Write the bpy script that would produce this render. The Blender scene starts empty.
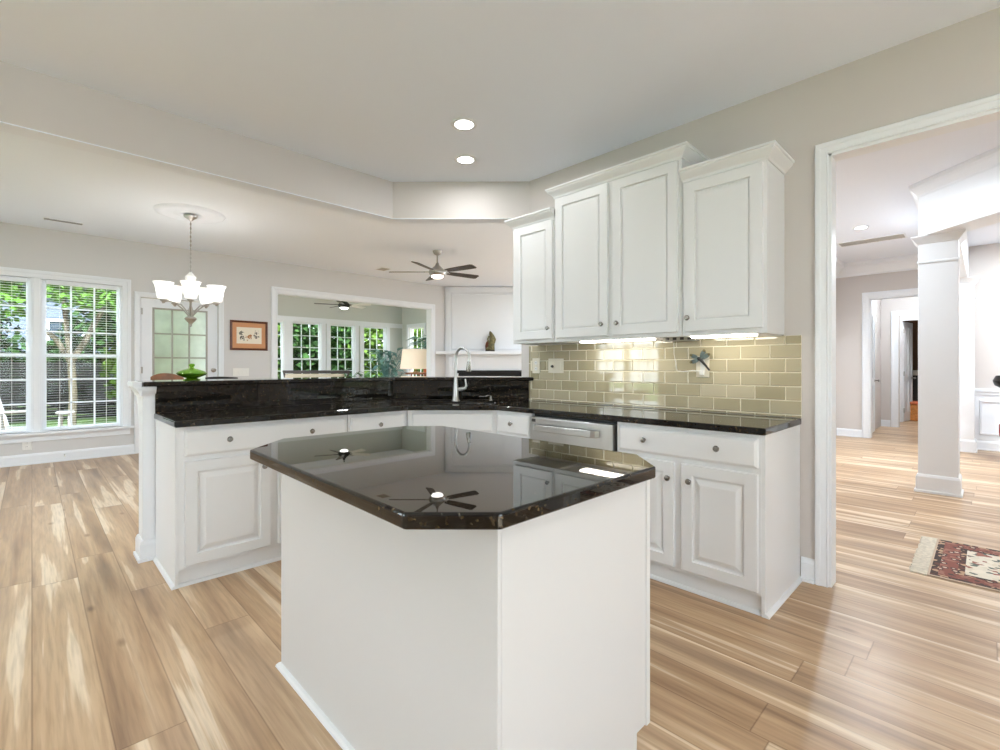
import bpy, bmesh, math, random
from mathutils import Vector, Matrix
random.seed(7)
PI = math.pi
SC = bpy.context.scene
COL = SC.collection

# ------------------------------------------------------------------ camera, world, exposure
HC = 1.218                       # eye height
cam_d = bpy.data.cameras.new('camera')
cam_d.sensor_width = 36.0
cam_d.lens = 0.478 * 36.0
cam_d.shift_y = -0.009
cam_d.clip_start = 0.05
cam = bpy.data.objects.new('camera', cam_d)
COL.objects.link(cam)
cam.location = (0, 0, HC)
cam.rotation_euler = (PI/2, 0, math.radians(45.6 - 90))
SC.camera = cam

W = bpy.data.worlds.new('world'); SC.world = W
W.use_nodes = True
bgn = W.node_tree.nodes['Background']
bgn.inputs['Color'].default_value = (0.84, 0.915, 1.0, 1)
bgn.inputs['Strength'].default_value = 6.0
SC.view_settings.view_transform = 'Standard'
SC.view_settings.look = 'None'
SC.view_settings.exposure = 0.38
SC.view_settings.gamma = 1.0
SC.view_settings.use_curve_mapping = False
SC.cycles.max_bounces = 10
SC.cycles.diffuse_bounces = 6
SC.cycles.glossy_bounces = 5
SC.cycles.transparent_max_bounces = 12
SC.cycles.sample_clamp_indirect = 8.0
sun_d = bpy.data.lights.new('sun', 'SUN'); sun_d.energy = 26.0; sun_d.angle = math.radians(2); sun_d.color = (0.83, 0.90, 1.0)
sun = bpy.data.objects.new('sun', sun_d); COL.objects.link(sun)
sun.rotation_euler = (math.radians(36), 0, math.radians(-6))   # shines towards +y, from behind the house
DOWN_W = 2.6                    # one added kitchen fill light
FAR_W = 48.0                     # lights of the rooms beyond

# ------------------------------------------------------------------ materials
def srgb(r, g, b):
    def f(c):
        c /= 255.0
        return c/12.92 if c <= 0.04045 else ((c+0.055)/1.055)**2.4
    return (f(r), f(g), f(b), 1)

def mat(name, col, rough=0.5, metal=0.0, spec=0.5, emit=None, estr=0, noise=None, bump=None):
    m = bpy.data.materials.new(name); m.use_nodes = True
    nt = m.node_tree; p = nt.nodes['Principled BSDF']
    p.inputs['Base Color'].default_value = col
    p.inputs['Roughness'].default_value = rough
    p.inputs['Metallic'].default_value = metal
    p.inputs['Specular IOR Level'].default_value = spec
    if emit:
        p.inputs['Emission Color'].default_value = emit
        p.inputs['Emission Strength'].default_value = estr
    if noise or bump:
        tc = nt.nodes.new('ShaderNodeTexCoord')
        n = nt.nodes.new('ShaderNodeTexNoise')
        n.inputs['Scale'].default_value = (noise or bump)[0]
        n.inputs['Detail'].default_value = 4
        nt.links.new(tc.outputs['Object'], n.inputs['Vector'])
        if noise:
            r = nt.nodes.new('ShaderNodeValToRGB')
            k = noise[1]
            r.color_ramp.elements[0].position = 0.3
            r.color_ramp.elements[1].position = 0.7
            r.color_ramp.elements[0].color = (col[0]*(1-k), col[1]*(1-k), col[2]*(1-k), 1)
            r.color_ramp.elements[1].color = (min(1, col[0]*(1+k)), min(1, col[1]*(1+k)), min(1, col[2]*(1+k)), 1)
            nt.links.new(n.outputs['Fac'], r.inputs['Fac'])
            nt.links.new(r.outputs['Color'], p.inputs['Base Color'])
        if bump:
            b = nt.nodes.new('ShaderNodeBump')
            b.inputs['Strength'].default_value = bump[1]
            b.inputs['Distance'].default_value = 0.002
            nt.links.new(n.outputs['Fac'], b.inputs['Height'])
            nt.links.new(b.outputs['Normal'], p.inputs['Normal'])
    return m

class G:
    """tiny node-graph helper"""
    def __init__(s, m):
        s.nt = m.node_tree; s.p = s.nt.nodes['Principled BSDF']
    def n(s, t, **kw):
        nd = s.nt.nodes.new(t)
        for k, v in kw.items(): setattr(nd, k, v)
        return nd
    def l(s, a, b): s.nt.links.new(a, b)
    def math(s, op, a, b=None, c=None):
        nd = s.n('ShaderNodeMath', operation=op)
        for i, v in enumerate((a, b, c)):
            if v is None: continue
            if isinstance(v, (int, float)): nd.inputs[i].default_value = v
            else: s.l(v, nd.inputs[i])
        return nd.outputs[0]
    def ramp(s, fac, stops, interp='LINEAR'):
        r = s.n('ShaderNodeValToRGB'); cr = r.color_ramp; cr.interpolation = interp
        while len(cr.elements) > 1: cr.elements.remove(cr.elements[0])
        cr.elements[0].position = stops[0][0]; cr.elements[0].color = stops[0][1]
        for p_, c_ in stops[1:]:
            e = cr.elements.new(p_); e.color = c_
        s.l(fac, r.inputs['Fac']); return r.outputs['Color']
    def mix(s, fac, a, b, blend='MIX'):
        nd = s.n('ShaderNodeMix', data_type='RGBA', blend_type=blend)
        for sock, v in ((nd.inputs['Factor'], fac), (nd.inputs['A'], a), (nd.inputs['B'], b)):
            pass
        ins = [i for i in nd.inputs if i.enabled]
        for sock, v in zip(ins, (fac, a, b)):
            if isinstance(v, (int, float, tuple)): sock.default_value = v
            else: s.l(v, sock)
        return [o for o in nd.outputs if o.enabled][0]

M = {}
M['wall'] = mat('wall_paint', srgb(206, 200, 196), 0.6, spec=0.3, bump=(220, 0.05))
M['wall_far'] = mat('wall_paint_far', srgb(213, 212, 211), 0.6, spec=0.3)
M['wall_sun'] = mat('wall_paint_sunroom', srgb(205, 208, 203), 0.7, spec=0.3)
M['ceil'] = mat('ceiling_paint', srgb(236, 241, 250), 0.8, spec=0.2)
M['ceil_cool'] = mat('ceiling_paint_cooled', srgb(238, 244, 253), 0.8, spec=0.2)  # copy of the ceiling paint, tinted cooler to cancel warm bounce light
M['trim'] = mat('trim_paint', srgb(234, 237, 241), 0.35, spec=0.5)
M['cab'] = mat('cabinet_paint', srgb(228, 229, 230), 0.35, spec=0.5)
M['cab_shaded'] = mat('cabinet_paint_shaded', srgb(214, 214, 214), 0.35)  # cabinet paint made greyer, the island's shade put into the colour
M['steel'] = mat('brushed_steel', srgb(190, 190, 188), 0.28, 1.0)
M['nickel'] = mat('satin_nickel', srgb(178, 175, 170), 0.28, 1.0)
M['darknickel'] = mat('pewter_knob', srgb(160, 157, 152), 0.25, 1.0)
M['black'] = mat('black_plastic', srgb(14, 14, 14), 0.4)
M['plastic'] = mat('ivory_plastic', srgb(226, 219, 202), 0.4)
M['whiteplastic'] = mat('white_plastic', srgb(235, 234, 230), 0.4)
M['slot'] = mat('dark_slot', srgb(60, 58, 55), 0.5)
M['lamp'] = mat('lit_lens', (1, 1, 1, 1), 0.4, emit=(1, 0.97, 0.92, 1), estr=12)
M['strip'] = mat('lit_strip', (1, 1, 1, 1), 0.4, emit=(1, 0.94, 0.82, 1), estr=9)
M['bowl'] = mat('lit_fan_bowl', (1, 1, 1, 1), 0.4, emit=(1, 0.97, 0.92, 1), estr=5)
M['shade'] = mat('lit_glass_shade', (1, 1, 1, 1), 0.3, emit=(1, 0.98, 0.95, 1), estr=0.45)
M['brownfan'] = mat('dark_walnut', srgb(62, 54, 48), 0.4, noise=(14, 0.25))
M['wood'] = mat('brown_wood', srgb(122, 76, 46), 0.4, noise=(12, 0.3))
M['darkwood'] = mat('dark_wood', srgb(44, 34, 28), 0.4, noise=(12, 0.3))
M['linen'] = mat('linen_shade', srgb(236, 222, 202), 0.9, noise=(120, 0.05), emit=srgb(244, 226, 200), estr=0.25)
M['terracotta'] = mat('terracotta', srgb(196, 104, 62), 0.7, noise=(10, 0.15))
M['leafblue'] = mat('bluegreen_leaf', srgb(104, 148, 144), 0.45, noise=(9, 0.4))
M['leafgreen'] = mat('green_leaf', srgb(70, 112, 62), 0.45, noise=(9, 0.4))
M['bark'] = mat('pale_bark', srgb(76, 70, 58), 0.9, spec=0.1, noise=(14, 0.25))
M['foliA'] = mat('tree_foliage', srgb(56, 84, 28), 0.8, spec=0.05, noise=(1.3, 0.5))
M['foliB'] = mat('hedge_foliage', srgb(34, 54, 24), 0.8, spec=0.05, noise=(1.6, 0.55))
M['foliC'] = mat('bright_foliage', srgb(72, 94, 38), 0.8, spec=0.05, noise=(1.3, 0.4))
M['lawn'] = mat('lawn_grass', srgb(74, 98, 42), 0.9, noise=(3, 0.35))
M['fence'] = mat('weathered_fence', srgb(27, 26, 25), 0.8, spec=0.1, noise=(5, 0.25))
M['siding'] = mat('house_siding', srgb(74, 82, 94), 0.7, noise=(3, 0.08))
M['roof'] = mat('grey_shingle', srgb(50, 50, 50), 0.9, noise=(6, 0.2))
M['winglass'] = mat('dark_window', srgb(50, 58, 66), 0.1)
M['patio'] = mat('patio_frame', srgb(120, 121, 120), 0.5, noise=(6, 0.1))
M['patiodark'] = mat('patio_metal', srgb(40, 40, 40), 0.4)
M['concrete'] = mat('patio_concrete', srgb(178, 178, 175), 0.9, noise=(3, 0.08))
M['sling'] = mat('tan_sling', srgb(176, 150, 122), 0.8, noise=(40, 0.1))
M['frame'] = mat('picture_frame_wood', srgb(92, 44, 20), 0.35, noise=(20, 0.2))
M['matboard'] = mat('tan_matboard', srgb(206, 150, 108), 0.8)
M['brownroom'] = mat('brown_wall', srgb(126, 96, 70), 0.8)
M['basket'] = mat('basket_weave', srgb(196, 128, 66), 0.7, noise=(30, 0.25))
M['blackiron'] = mat('black_iron', srgb(26, 24, 22), 0.5)
M['darkstone'] = mat('black_marble', srgb(16, 15, 15), 0.2)
M['ornament'] = mat('dragonfly_enamel', srgb(88, 102, 102), 0.35, 0.2, noise=(60, 0.4))
M['bronze'] = mat('aged_bronze', srgb(104, 96, 62), 0.4, 0.4, noise=(26, 0.6))
M['red'] = mat('red_print_fabric', srgb(140, 34, 30), 0.8, noise=(40, 0.6))
M['cushion'] = mat('beige_cushion', srgb(176, 166, 146), 0.9, noise=(40, 0.05))
M['vent'] = mat('vent_grey', srgb(170, 166, 158), 0.5)
M['fringe'] = mat('rug_fringe', srgb(222, 214, 198), 0.9, noise=(60, 0.15))

def glass_mat(name, tint, gl=0.08):
    m = bpy.data.materials.new(name); m.use_nodes = True
    nt = m.node_tree; nt.nodes.remove(nt.nodes['Principled BSDF'])
    out = [n for n in nt.nodes if n.type == 'OUTPUT_MATERIAL'][0]
    t = nt.nodes.new('ShaderNodeBsdfTransparent'); t.inputs[0].default_value = tint
    g = nt.nodes.new('ShaderNodeBsdfGlossy'); g.inputs['Roughness'].default_value = 0.02
    lw = nt.nodes.new('ShaderNodeLayerWeight'); lw.inputs['Blend'].default_value = 0.5
    pw = nt.nodes.new('ShaderNodeMath'); pw.operation = 'POWER'; pw.inputs[1].default_value = 5.0
    nt.links.new(lw.outputs['Facing'], pw.inputs[0])
    fr = nt.nodes.new('ShaderNodeMath'); fr.operation = 'MULTIPLY_ADD'; fr.inputs[1].default_value = 0.5; fr.inputs[2].default_value = 0.006
    nt.links.new(pw.outputs[0], fr.inputs[0])
    mx = nt.nodes.new('ShaderNodeMixShader')
    nt.links.new(fr.outputs[0], mx.inputs[0]); nt.links.new(t.outputs[0], mx.inputs[1])
    nt.links.new(g.outputs[0], mx.inputs[2]); nt.links.new(mx.outputs[0], out.inputs[0])
    return m
M['glass'] = glass_mat('window_glass', (0.96, 0.98, 0.97, 1))
M['doorglass'] = mat('patterned_door_glass', srgb(232, 238, 232), 0.15, noise=(7, 0.14))
def trans_glass(name, col):
    m = mat(name, col, 0.05); m.node_tree.nodes['Principled BSDF'].inputs['Transmission Weight'].default_value = 0.85
    return m
M['greenglass'] = trans_glass('green_glass', srgb(160, 212, 44))

# door glass: textured pane that lets daylight through
m = M['doorglass']; m.node_tree.nodes['Principled BSDF'].inputs['Transmission Weight'].default_value = 0.75
m.node_tree.nodes['Principled BSDF'].inputs['Roughness'].default_value = 0.35

def granite():
    m = mat('black_granite', (0.012, 0.011, 0.010, 1), 0.015); g = G(m)
    tc = g.n('ShaderNodeTexCoord')
    v = g.n('ShaderNodeTexVoronoi', feature='F1'); v.inputs['Scale'].default_value = 170
    g.l(tc.outputs['Object'], v.inputs['Vector'])
    sep = g.n('ShaderNodeSeparateColor'); g.l(v.outputs['Color'], sep.inputs[0])
    c = g.ramp(sep.outputs[0], [(0, (0.008, 0.008, 0.008, 1)), (0.72, (0.016, 0.014, 0.011, 1)), (0.86, (0.05, 0.036, 0.02, 1)), (0.97, (0.13, 0.09, 0.045, 1))], 'CONSTANT')
    n = g.n('ShaderNodeTexNoise'); n.inputs['Scale'].default_value = 34; n.inputs['Detail'].default_value = 3
    g.l(tc.outputs['Object'], n.inputs['Vector'])
    k = g.ramp(n.outputs['Fac'], [(0.42, (0.25, 0.25, 0.25, 1)), (0.62, (1, 1, 1, 1))])
    g.l(g.mix(1.0, c, k, 'MULTIPLY'), g.p.inputs['Base Color'])
    g.p.inputs['IOR'].default_value = 1.52
    return m
M['granite'] = granite()

def floor_mat():
    m = mat('oak_planks', (0.5, 0.4, 0.3, 1), 0.3); g = G(m)
    tc = g.n('ShaderNodeTexCoord'); sp = g.n('ShaderNodeSeparateXYZ'); g.l(tc.outputs['Object'], sp.inputs[0])
    X, Y = sp.outputs[0], sp.outputs[1]
    PW, PL = 0.19, 2.1
    xs = g.math('DIVIDE', X, PW); row = g.math('FLOOR', xs); fx = g.math('FRACT', xs)
    wn = g.n('ShaderNodeTexWhiteNoise', noise_dimensions='1D'); g.l(row, wn.inputs['W'])
    ys = g.math('ADD', g.math('DIVIDE', Y, PL), g.math('MULTIPLY', wn.outputs['Value'], 7.3))
    colm = g.math('FLOOR', ys); fy = g.math('FRACT', ys)
    cv = g.n('ShaderNodeCombineXYZ'); g.l(row, cv.inputs[0]); g.l(colm, cv.inputs[1])
    pn = g.n('ShaderNodeTexWhiteNoise', noise_dimensions='3D'); g.l(cv.outputs[0], pn.inputs['Vector'])
    rs = g.n('ShaderNodeSeparateColor'); g.l(pn.outputs['Color'], rs.inputs[0])
    r1, r2, r3 = rs.outputs[0], rs.outputs[1], rs.outputs[2]
    # grain space : stretched along the plank, shifted per plank
    gx = g.math('ADD', g.math('MULTIPLY', X, 1.0), g.math('MULTIPLY', r1, 37.0))
    gy = g.math('ADD', g.math('MULTIPLY', Y, 0.05), g.math('MULTIPLY', r2, 19.0))
    gv = g.n('ShaderNodeCombineXYZ'); g.l(gx, gv.inputs[0]); g.l(gy, gv.inputs[1])
    n1 = g.n('ShaderNodeTexNoise'); n1.inputs['Scale'].default_value = 10.5; n1.inputs['Detail'].default_value = 4; n1.inputs['Distortion'].default_value = 0.35
    g.l(gv.outputs[0], n1.inputs['Vector'])
    n2 = g.n('ShaderNodeTexNoise'); n2.inputs['Scale'].default_value = 75; n2.inputs['Detail'].default_value = 4
    g.l(gv.outputs[0], n2.inputs['Vector'])
    kx = g.n('ShaderNodeCombineXYZ'); g.l(g.math('MULTIPLY', gx, 5.0), kx.inputs[0]); g.l(g.math('ADD', g.math('MULTIPLY', Y, 2.0), g.math('MULTIPLY', r3, 11)), kx.inputs[1])
    vk = g.n('ShaderNodeTexVoronoi'); vk.inputs['Scale'].default_value = 1.0; g.l(kx.outputs[0], vk.inputs['Vector'])
    base = g.ramp(r1, [(0, srgb(160, 128, 96)), (0.35, srgb(182, 150, 116)), (0.7, srgb(198, 168, 134)), (1, srgb(216, 192, 162))])
    streak = g.ramp(n1.outputs['Fac'], [(0.30, srgb(122, 90, 62)), (0.42, srgb(164, 130, 96)), (0.50, srgb(184, 152, 116)), (0.57, srgb(194, 164, 130)), (0.60, srgb(226, 206, 178)), (0.70, srgb(232, 214, 190))])
    c = g.mix(0.72, base, streak)
    fine = g.ramp(n2.outputs['Fac'], [(0.3, (0.72, 0.69, 0.65, 1)), (0.58, (1.04, 1.04, 1.04, 1))])
    c = g.mix(0.75, c, fine, 'MULTIPLY')
    knot = g.ramp(vk.outputs['Distance'], [(0.03, (0.45, 0.36, 0.28, 1)), (0.11, (1, 1, 1, 1))])
    c = g.mix(0.8, c, knot, 'MULTIPLY')
    ex = g.math('MINIMUM', fx, g.math('SUBTRACT', 1.0, fx)); ey = g.math('MINIMUM', fy, g.math('SUBTRACT', 1.0, fy))
    gap = g.math('MINIMUM', g.math('MULTIPLY', ex, PW), g.math('MULTIPLY', ey, PL))
    seam = g.ramp(gap, [(0.0006, (0.55, 0.48, 0.42, 1)), (0.0022, (1, 1, 1, 1))])
    c = g.mix(1.0, c, seam, 'MULTIPLY')
    g.l(c, g.p.inputs['Base Color'])
    rr = g.n('ShaderNodeMapRange'); rr.inputs['To Min'].default_value = 0.24; rr.inputs['To Max'].default_value = 0.42
    g.l(n2.outputs['Fac'], rr.inputs['Value']); g.l(rr.outputs[0], g.p.inputs['Roughness'])
    b = g.n('ShaderNodeBump'); b.inputs['Strength'].default_value = 0.25; b.inputs['Distance'].default_value = 0.002
    g.l(seam, b.inputs['Height']); g.l(b.outputs['Normal'], g.p.inputs['Normal'])
    return m
M['floor'] = floor_mat()

def tile_mat():
    m = mat('olive_glass_tile', srgb(172, 164, 134), 0.035); g = G(m)
    geo = g.n('ShaderNodeNewGeometry')
    c = g.ramp(geo.outputs['Random Per Island'], [(0, srgb(164, 154, 124)), (0.5, srgb(177, 167, 138)), (1, srgb(190, 180, 153))])
    g.l(c, g.p.inputs['Base Color'])
    tc = g.n('ShaderNodeTexCoord'); n = g.n('ShaderNodeTexNoise'); n.inputs['Scale'].default_value = 14
    g.l(tc.outputs['Object'], n.inputs['Vector'])
    b = g.n('ShaderNodeBump'); b.inputs['Strength'].default_value = 0.03; b.inputs['Distance'].default_value = 0.003
    g.p.inputs['IOR'].default_value = 1.8
    g.l(n.outputs['Fac'], b.inputs['Height']); g.l(b.outputs['Normal'], g.p.inputs['Normal'])
    return m
M['tile'] = tile_mat()
M['grout'] = mat('cream_grout', srgb(234, 227, 206), 0.8)

def rug_mat():
    # object space: x 0..0.82 across, y 0..-1.9 along from the near fringe end
    m = mat('oriental_rug', srgb(150, 60, 50), 0.95); g = G(m)
    tc = g.n('ShaderNodeTexCoord'); sp = g.n('ShaderNodeSeparateXYZ'); g.l(tc.outputs['Object'], sp.inputs[0])
    X, Y = sp.outputs[0], sp.outputs[1]
    dx = g.math('MINIMUM', X, g.math('SUBTRACT', 0.82, X)); dy = g.math('MULTIPLY', Y, -1.0)
    d = g.math('MINIMUM', dx, dy)
    v = g.n('ShaderNodeTexVoronoi'); v.inputs['Scale'].default_value = 38; g.l(tc.outputs['Object'], v.inputs['Vector'])
    v2 = g.n('ShaderNodeTexVoronoi'); v2.inputs['Scale'].default_value = 20; g.l(tc.outputs['Object'], v2.inputs['Vector'])
    sc1 = g.n('ShaderNodeSeparateColor'); g.l(v.outputs['Color'], sc1.inputs[0])
    field = g.ramp(sc1.outputs[0], [(0, srgb(216, 206, 188)), (0.5, srgb(150, 96, 84)), (0.6, srgb(222, 212, 194)), (0.8, srgb(98, 104, 96)), (0.88, srgb(208, 198, 178))], 'CONSTANT')
    border = g.ramp(v2.outputs['Distance'], [(0, srgb(204, 180, 160)), (0.22, srgb(78, 62, 58)), (0.36, srgb(130, 78, 66)), (0.66, srgb(150, 104, 90))], 'CONSTANT')
    guard = g.ramp(sc1.outputs[1], [(0, srgb(66, 52, 48)), (0.5, srgb(178, 146, 118)), (0.75, srgb(96, 60, 52))], 'CONSTANT')
    w1 = g.math('GREATER_THAN', d, 0.045); w2 = g.math('GREATER_THAN', d, 0.125); w3 = g.math('GREATER_THAN', d, 0.155)
    c = g.mix(w1, guard, border); c = g.mix(w2, c, guard); c = g.mix(w3, c, field)
    edge = g.math('LESS_THAN', d, 0.012)
    c = g.mix(edge, c, srgb(190, 170, 150))
    g.l(c, g.p.inputs['Base Color'])
    return m
M['rug'] = rug_mat()

def print_mat():
    m = mat('botanical_print', srgb(236, 226, 204), 0.7); g = G(m)
    tc = g.n('ShaderNodeTexCoord')
    sp = g.n('ShaderNodeSeparateXYZ'); g.l(tc.outputs['Object'], sp.inputs[0])
    def blob(cx, cz, r):
        a = g.math('POWER', g.math('SUBTRACT', sp.outputs[0], cx), 2.0); b = g.math('POWER', g.math('SUBTRACT', sp.outputs[2], cz), 2.0)
        return g.math('SUBTRACT', 1.0, g.math('DIVIDE', g.math('SQRT', g.math('ADD', a, b)), r))
    n = g.n('ShaderNodeTexNoise'); n.inputs['Scale'].default_value = 42; n.inputs['Detail'].default_value = 5
    g.l(tc.outputs['Object'], n.inputs['Vector'])
    c = (0.82, 0.75, 0.62, 1)
    for (cx, cz, r, colr) in ((-0.115, 0.03, 0.055, srgb(120, 116, 104)), (-0.105, -0.035, 0.06, srgb(96, 88, 84)), (0.105, 0.03, 0.06, srgb(126, 118, 108)), (0.1, -0.02, 0.05, srgb(110, 104, 96)), (0, -0.02, 0.07, srgb(176, 122, 76))):
        f = g.math('GREATER_THAN', g.math('ADD', blob(cx, cz, r), g.math('MULTIPLY', g.math('SUBTRACT', n.outputs['Fac'], 0.5), 3.2)), 0.52)
        c = g.mix(f, c, colr)
    g.l(c, g.p.inputs['Base Color'])
    return m
M['print'] = print_mat()

# ------------------------------------------------------------------ geometry helpers
def BM(): return bmesh.new()

def box(bm, x0, x1, y0, y1, z0, z1, mtx=None):
    vs = [bm.verts.new((x, y, z)) for z in (z0, z1) for y in (y0, y1) for x in (x0, x1)]
    for f in ((0, 2, 3, 1), (4, 5, 7, 6), (0, 1, 5, 4), (2, 6, 7, 3), (0, 4, 6, 2), (1, 3, 7, 5)):
        bm.faces.new([vs[i] for i in f])
    if mtx:
        for v in vs: v.co = mtx @ v.co
    return vs

def prism(bm, poly, z0, z1, holes=(), mtx=None):
    """vertical prism from a CCW polygon, with optional holes"""
    if not holes:
        lo = [bm.verts.new((x, y, z0)) for x, y in poly]; hi = [bm.verts.new((x, y, z1)) for x, y in poly]
        bm.faces.new(hi); bm.faces.new(lo[::-1])
        n = len(poly)
        for i in range(n): bm.faces.new((lo[i], lo[(i+1) % n], hi[(i+1) % n], hi[i]))
        vs = lo + hi
    else:
        vs = []
        loops = [poly] + list(holes)
        rings = {}
        for z in (z0, z1):
            es = []; rings[z] = []
            for lp in loops:
                r = [bm.verts.new((x, y, z)) for x, y in lp]; rings[z].append(r); vs += r
                for i in range(len(r)): es.append(bm.edges.new((r[i], r[(i+1) % len(r)])))
            bmesh.ops.triangle_fill(bm, use_beauty=True, use_dissolve=False, edges=es)
        for lo, hi in zip(rings[z0], rings[z1]):
            n = len(lo)
            for i in range(n): bm.faces.new((lo[i], lo[(i+1) % n], hi[(i+1) % n], hi[i]))
    if mtx:
        for v in vs: v.co = mtx @ v.co

def lathe(bm, prof, mtx=None, seg=24):
    """prof [(r, z)] revolved about z"""
    rings = []
    for r, z in prof:
        if r < 1e-6:
            v = bm.verts.new((0, 0, z)); rings.append([v])
        else:
            rings.append([bm.verts.new((r*math.cos(2*PI*i/seg), r*math.sin(2*PI*i/seg), z)) for i in range(seg)])
    for a, b in zip(rings, rings[1:]):
        for i in range(seg):
            j = (i+1) % seg
            if len(a) == 1 and len(b) == 1: continue
            if len(a) == 1: bm.faces.new((a[0], b[j], b[i]))
            elif len(b) == 1: bm.faces.new((a[i], a[j], b[0]))
            else: bm.faces.new((a[i], a[j], b[j], b[i]))
    if mtx:
        for r in rings:
            for v in r: v.co = mtx @ v.co

def tube(bm, pts, rad, seg=10, caps=True):
    pts = [Vector(p) for p in pts]
    rads = rad if isinstance(rad, (list, tuple)) else [rad]*len(pts)
    rings = []; up = None
    for i, p in enumerate(pts):
        t = (pts[min(i+1, len(pts)-1)] - pts[max(i-1, 0)]).normalized()
        if up is None:
            up = Vector((0, 0, 1)) if abs(t.z) < 0.9 else Vector((1, 0, 0))
        a = (up - t*up.dot(t))
        if a.length < 1e-5: a = t.orthogonal()
        a.normalize(); b = t.cross(a); up = a
        rings.append([bm.verts.new(p + (a*math.cos(2*PI*k/seg) + b*math.sin(2*PI*k/seg))*rads[i]) for k in range(seg)])
    for r, s in zip(rings, rings[1:]):
        for k in range(seg): bm.faces.new((r[k], r[(k+1) % seg], s[(k+1) % seg], s[k]))
    if caps:
        bm.faces.new(rings[0][::-1]); bm.faces.new(rings[-1])

def sweep(bm, path, prof, fn, closed=False):
    """mitred sweep: path of 2-D points, prof [(out, h)], out = to the right of travel; fn(x, y, h) -> 3-D"""
    n = len(path); P = [Vector(p) for p in path]
    nor = []
    for i in range(n):
        if closed or 0 < i < n-1:
            d0 = (P[i]-P[i-1]).normalized(); d1 = (P[(i+1) % n]-P[i]).normalized()
        elif i == 0: d0 = d1 = (P[1]-P[0]).normalized()
        else: d0 = d1 = (P[-1]-P[-2]).normalized()
        n0 = Vector((d0.y, -d0.x)); n1 = Vector((d1.y, -d1.x))
        b = (n0+n1).normalized(); b /= max(0.2, b.dot(n0)); nor.append(b)
    rings = [[bm.verts.new(fn(P[i].x+nor[i].x*o, P[i].y+nor[i].y*o, h)) for o, h in prof] for i in range(n)]
    m = len(prof)
    for i in range(n if closed else n-1):
        a, b = rings[i], rings[(i+1) % n]
        for k in range(m): bm.faces.new((a[k], a[(k+1) % m], b[(k+1) % m], b[k]))
    if not closed:
        bm.faces.new(rings[0][::-1]); bm.faces.new(rings[-1])

def obj(name, bm, m, parent=None, bev=0.0, seg=2, smooth=False, loc=None, rotz=0.0, keep=False):
    bmesh.ops.recalc_face_normals(bm, faces=bm.faces[:])
    me = bpy.data.meshes.new(name); bm.to_mesh(me); bm.free()
    me.materials.append(m if not isinstance(m, str) else M[m])
    o = bpy.data.objects.new(name, me); COL.objects.link(o)
    if parent: o.parent = parent
    if loc: o.location = loc
    if rotz: o.rotation_euler = (0, 0, rotz)
    if smooth:
        for p in me.polygons: p.use_smooth = True
        try: me.set_sharp_from_angle(angle=math.radians(40))
        except Exception: pass
    if bev:
        b = o.modifiers.new('bevel', 'BEVEL'); b.width = bev; b.segments = seg; b.limit_method = 'ANGLE'; b.angle_limit = math.radians(40)
    return o

def tag(o, label, cat, group=None, kind=None):
    if label: o['label'] = label
    if cat: o['category'] = cat
    if group: o['group'] = group
    if kind: o['kind'] = kind
    return o

def thing(name, label, cat, loc=(0, 0, 0), rotz=0.0, group=None):
    o = bpy.data.objects.new(name, None); COL.objects.link(o)
    o.location = loc; o.rotation_euler = (0, 0, rotz); o.empty_display_size = 0.05
    return tag(o, label, cat, group)

STRUCT = {}
def struct(name, bm, m, label=None, bev=0.0, parent=None, smooth=False):
    o = obj(name, bm, m, parent, bev, smooth=smooth)
    o['kind'] = 'structure'
    if label: o['label'] = label
    o['category'] = name.split('_')[0]
    return o

def sbox(name, m, *b, label=None, bev=0.0):
    bm = BM(); box(bm, *b); return struct(name, bm, m, label, bev)

def children(o): return [c for c in COL.objects if c.parent is o]
def copy_tree(o, parent=None):
    c = o.copy(); COL.objects.link(c); c.parent = parent
    for ch in children(o): copy_tree(ch, c)
    return c

def lamp(parent, loc, watts, size=0.14, color=(1, 0.97, 0.93), rot=(0, 0, 0), shape='DISK', name='bulb'):
    d = bpy.data.lights.new(name, 'AREA'); d.energy = watts; d.shape = shape; d.size = size; d.color = color
    o = bpy.data.objects.new(name, d); COL.objects.link(o); o.location = loc; o.rotation_euler = rot
    if parent: o.parent = parent
    return o
def point(parent, loc, watts, r=0.05, color=(1, 0.96, 0.9)):
    d = bpy.data.lights.new('bulb', 'POINT'); d.energy = watts; d.shadow_soft_size = r; d.color = color
    o = bpy.data.objects.new('bulb', d); COL.objects.link(o); o.location = loc; o.parent = parent
    return o

Rx = lambda a: Matrix.Rotation(a, 4, 'X')
Ry = lambda a: Matrix.Rotation(a, 4, 'Y')
Rz = lambda a: Matrix.Rotation(a, 4, 'Z')
T = lambda x, y, z: Matrix.Translation((x, y, z))

# ------------------------------------------------------------------ the room shell
WX = 3.14            # backsplash wall, kitchen face
WT = 0.10
CZ = 2.848           # kitchen ceiling
FZ = 2.948           # ceiling of the rooms beyond
YA = 8.30            # window wall of the dining area
XL, YN = -3.0, -2.6  # unseen walls behind the camera

sbox('floor', 'floor', -3.2, 15.0, -3.3, 11.7, -0.12, 0.0, label='light oak plank floor with cream streaks and brown knots')
# ceilings
bm = BM(); prism(bm, [(XL-0.2, YN-0.2), (WX+WT, YN-0.2), (WX+WT, 2.95), (2.30, 3.79), (XL-0.2, 3.79)], CZ, CZ+0.3)
struct('ceiling', bm, 'ceil', 'pale ceiling above the kitchen')
bm = BM(); prism(bm, [(XL-0.2, 3.75), (2.31, 3.75), (3.18, 2.90), (9.0, 2.90), (9.0, 8.5), (XL-0.2, 8.5)], FZ, FZ+0.2)
struct('ceiling_dining', bm, 'ceil_cool', 'white ceiling beyond the dropped beam')
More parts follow.
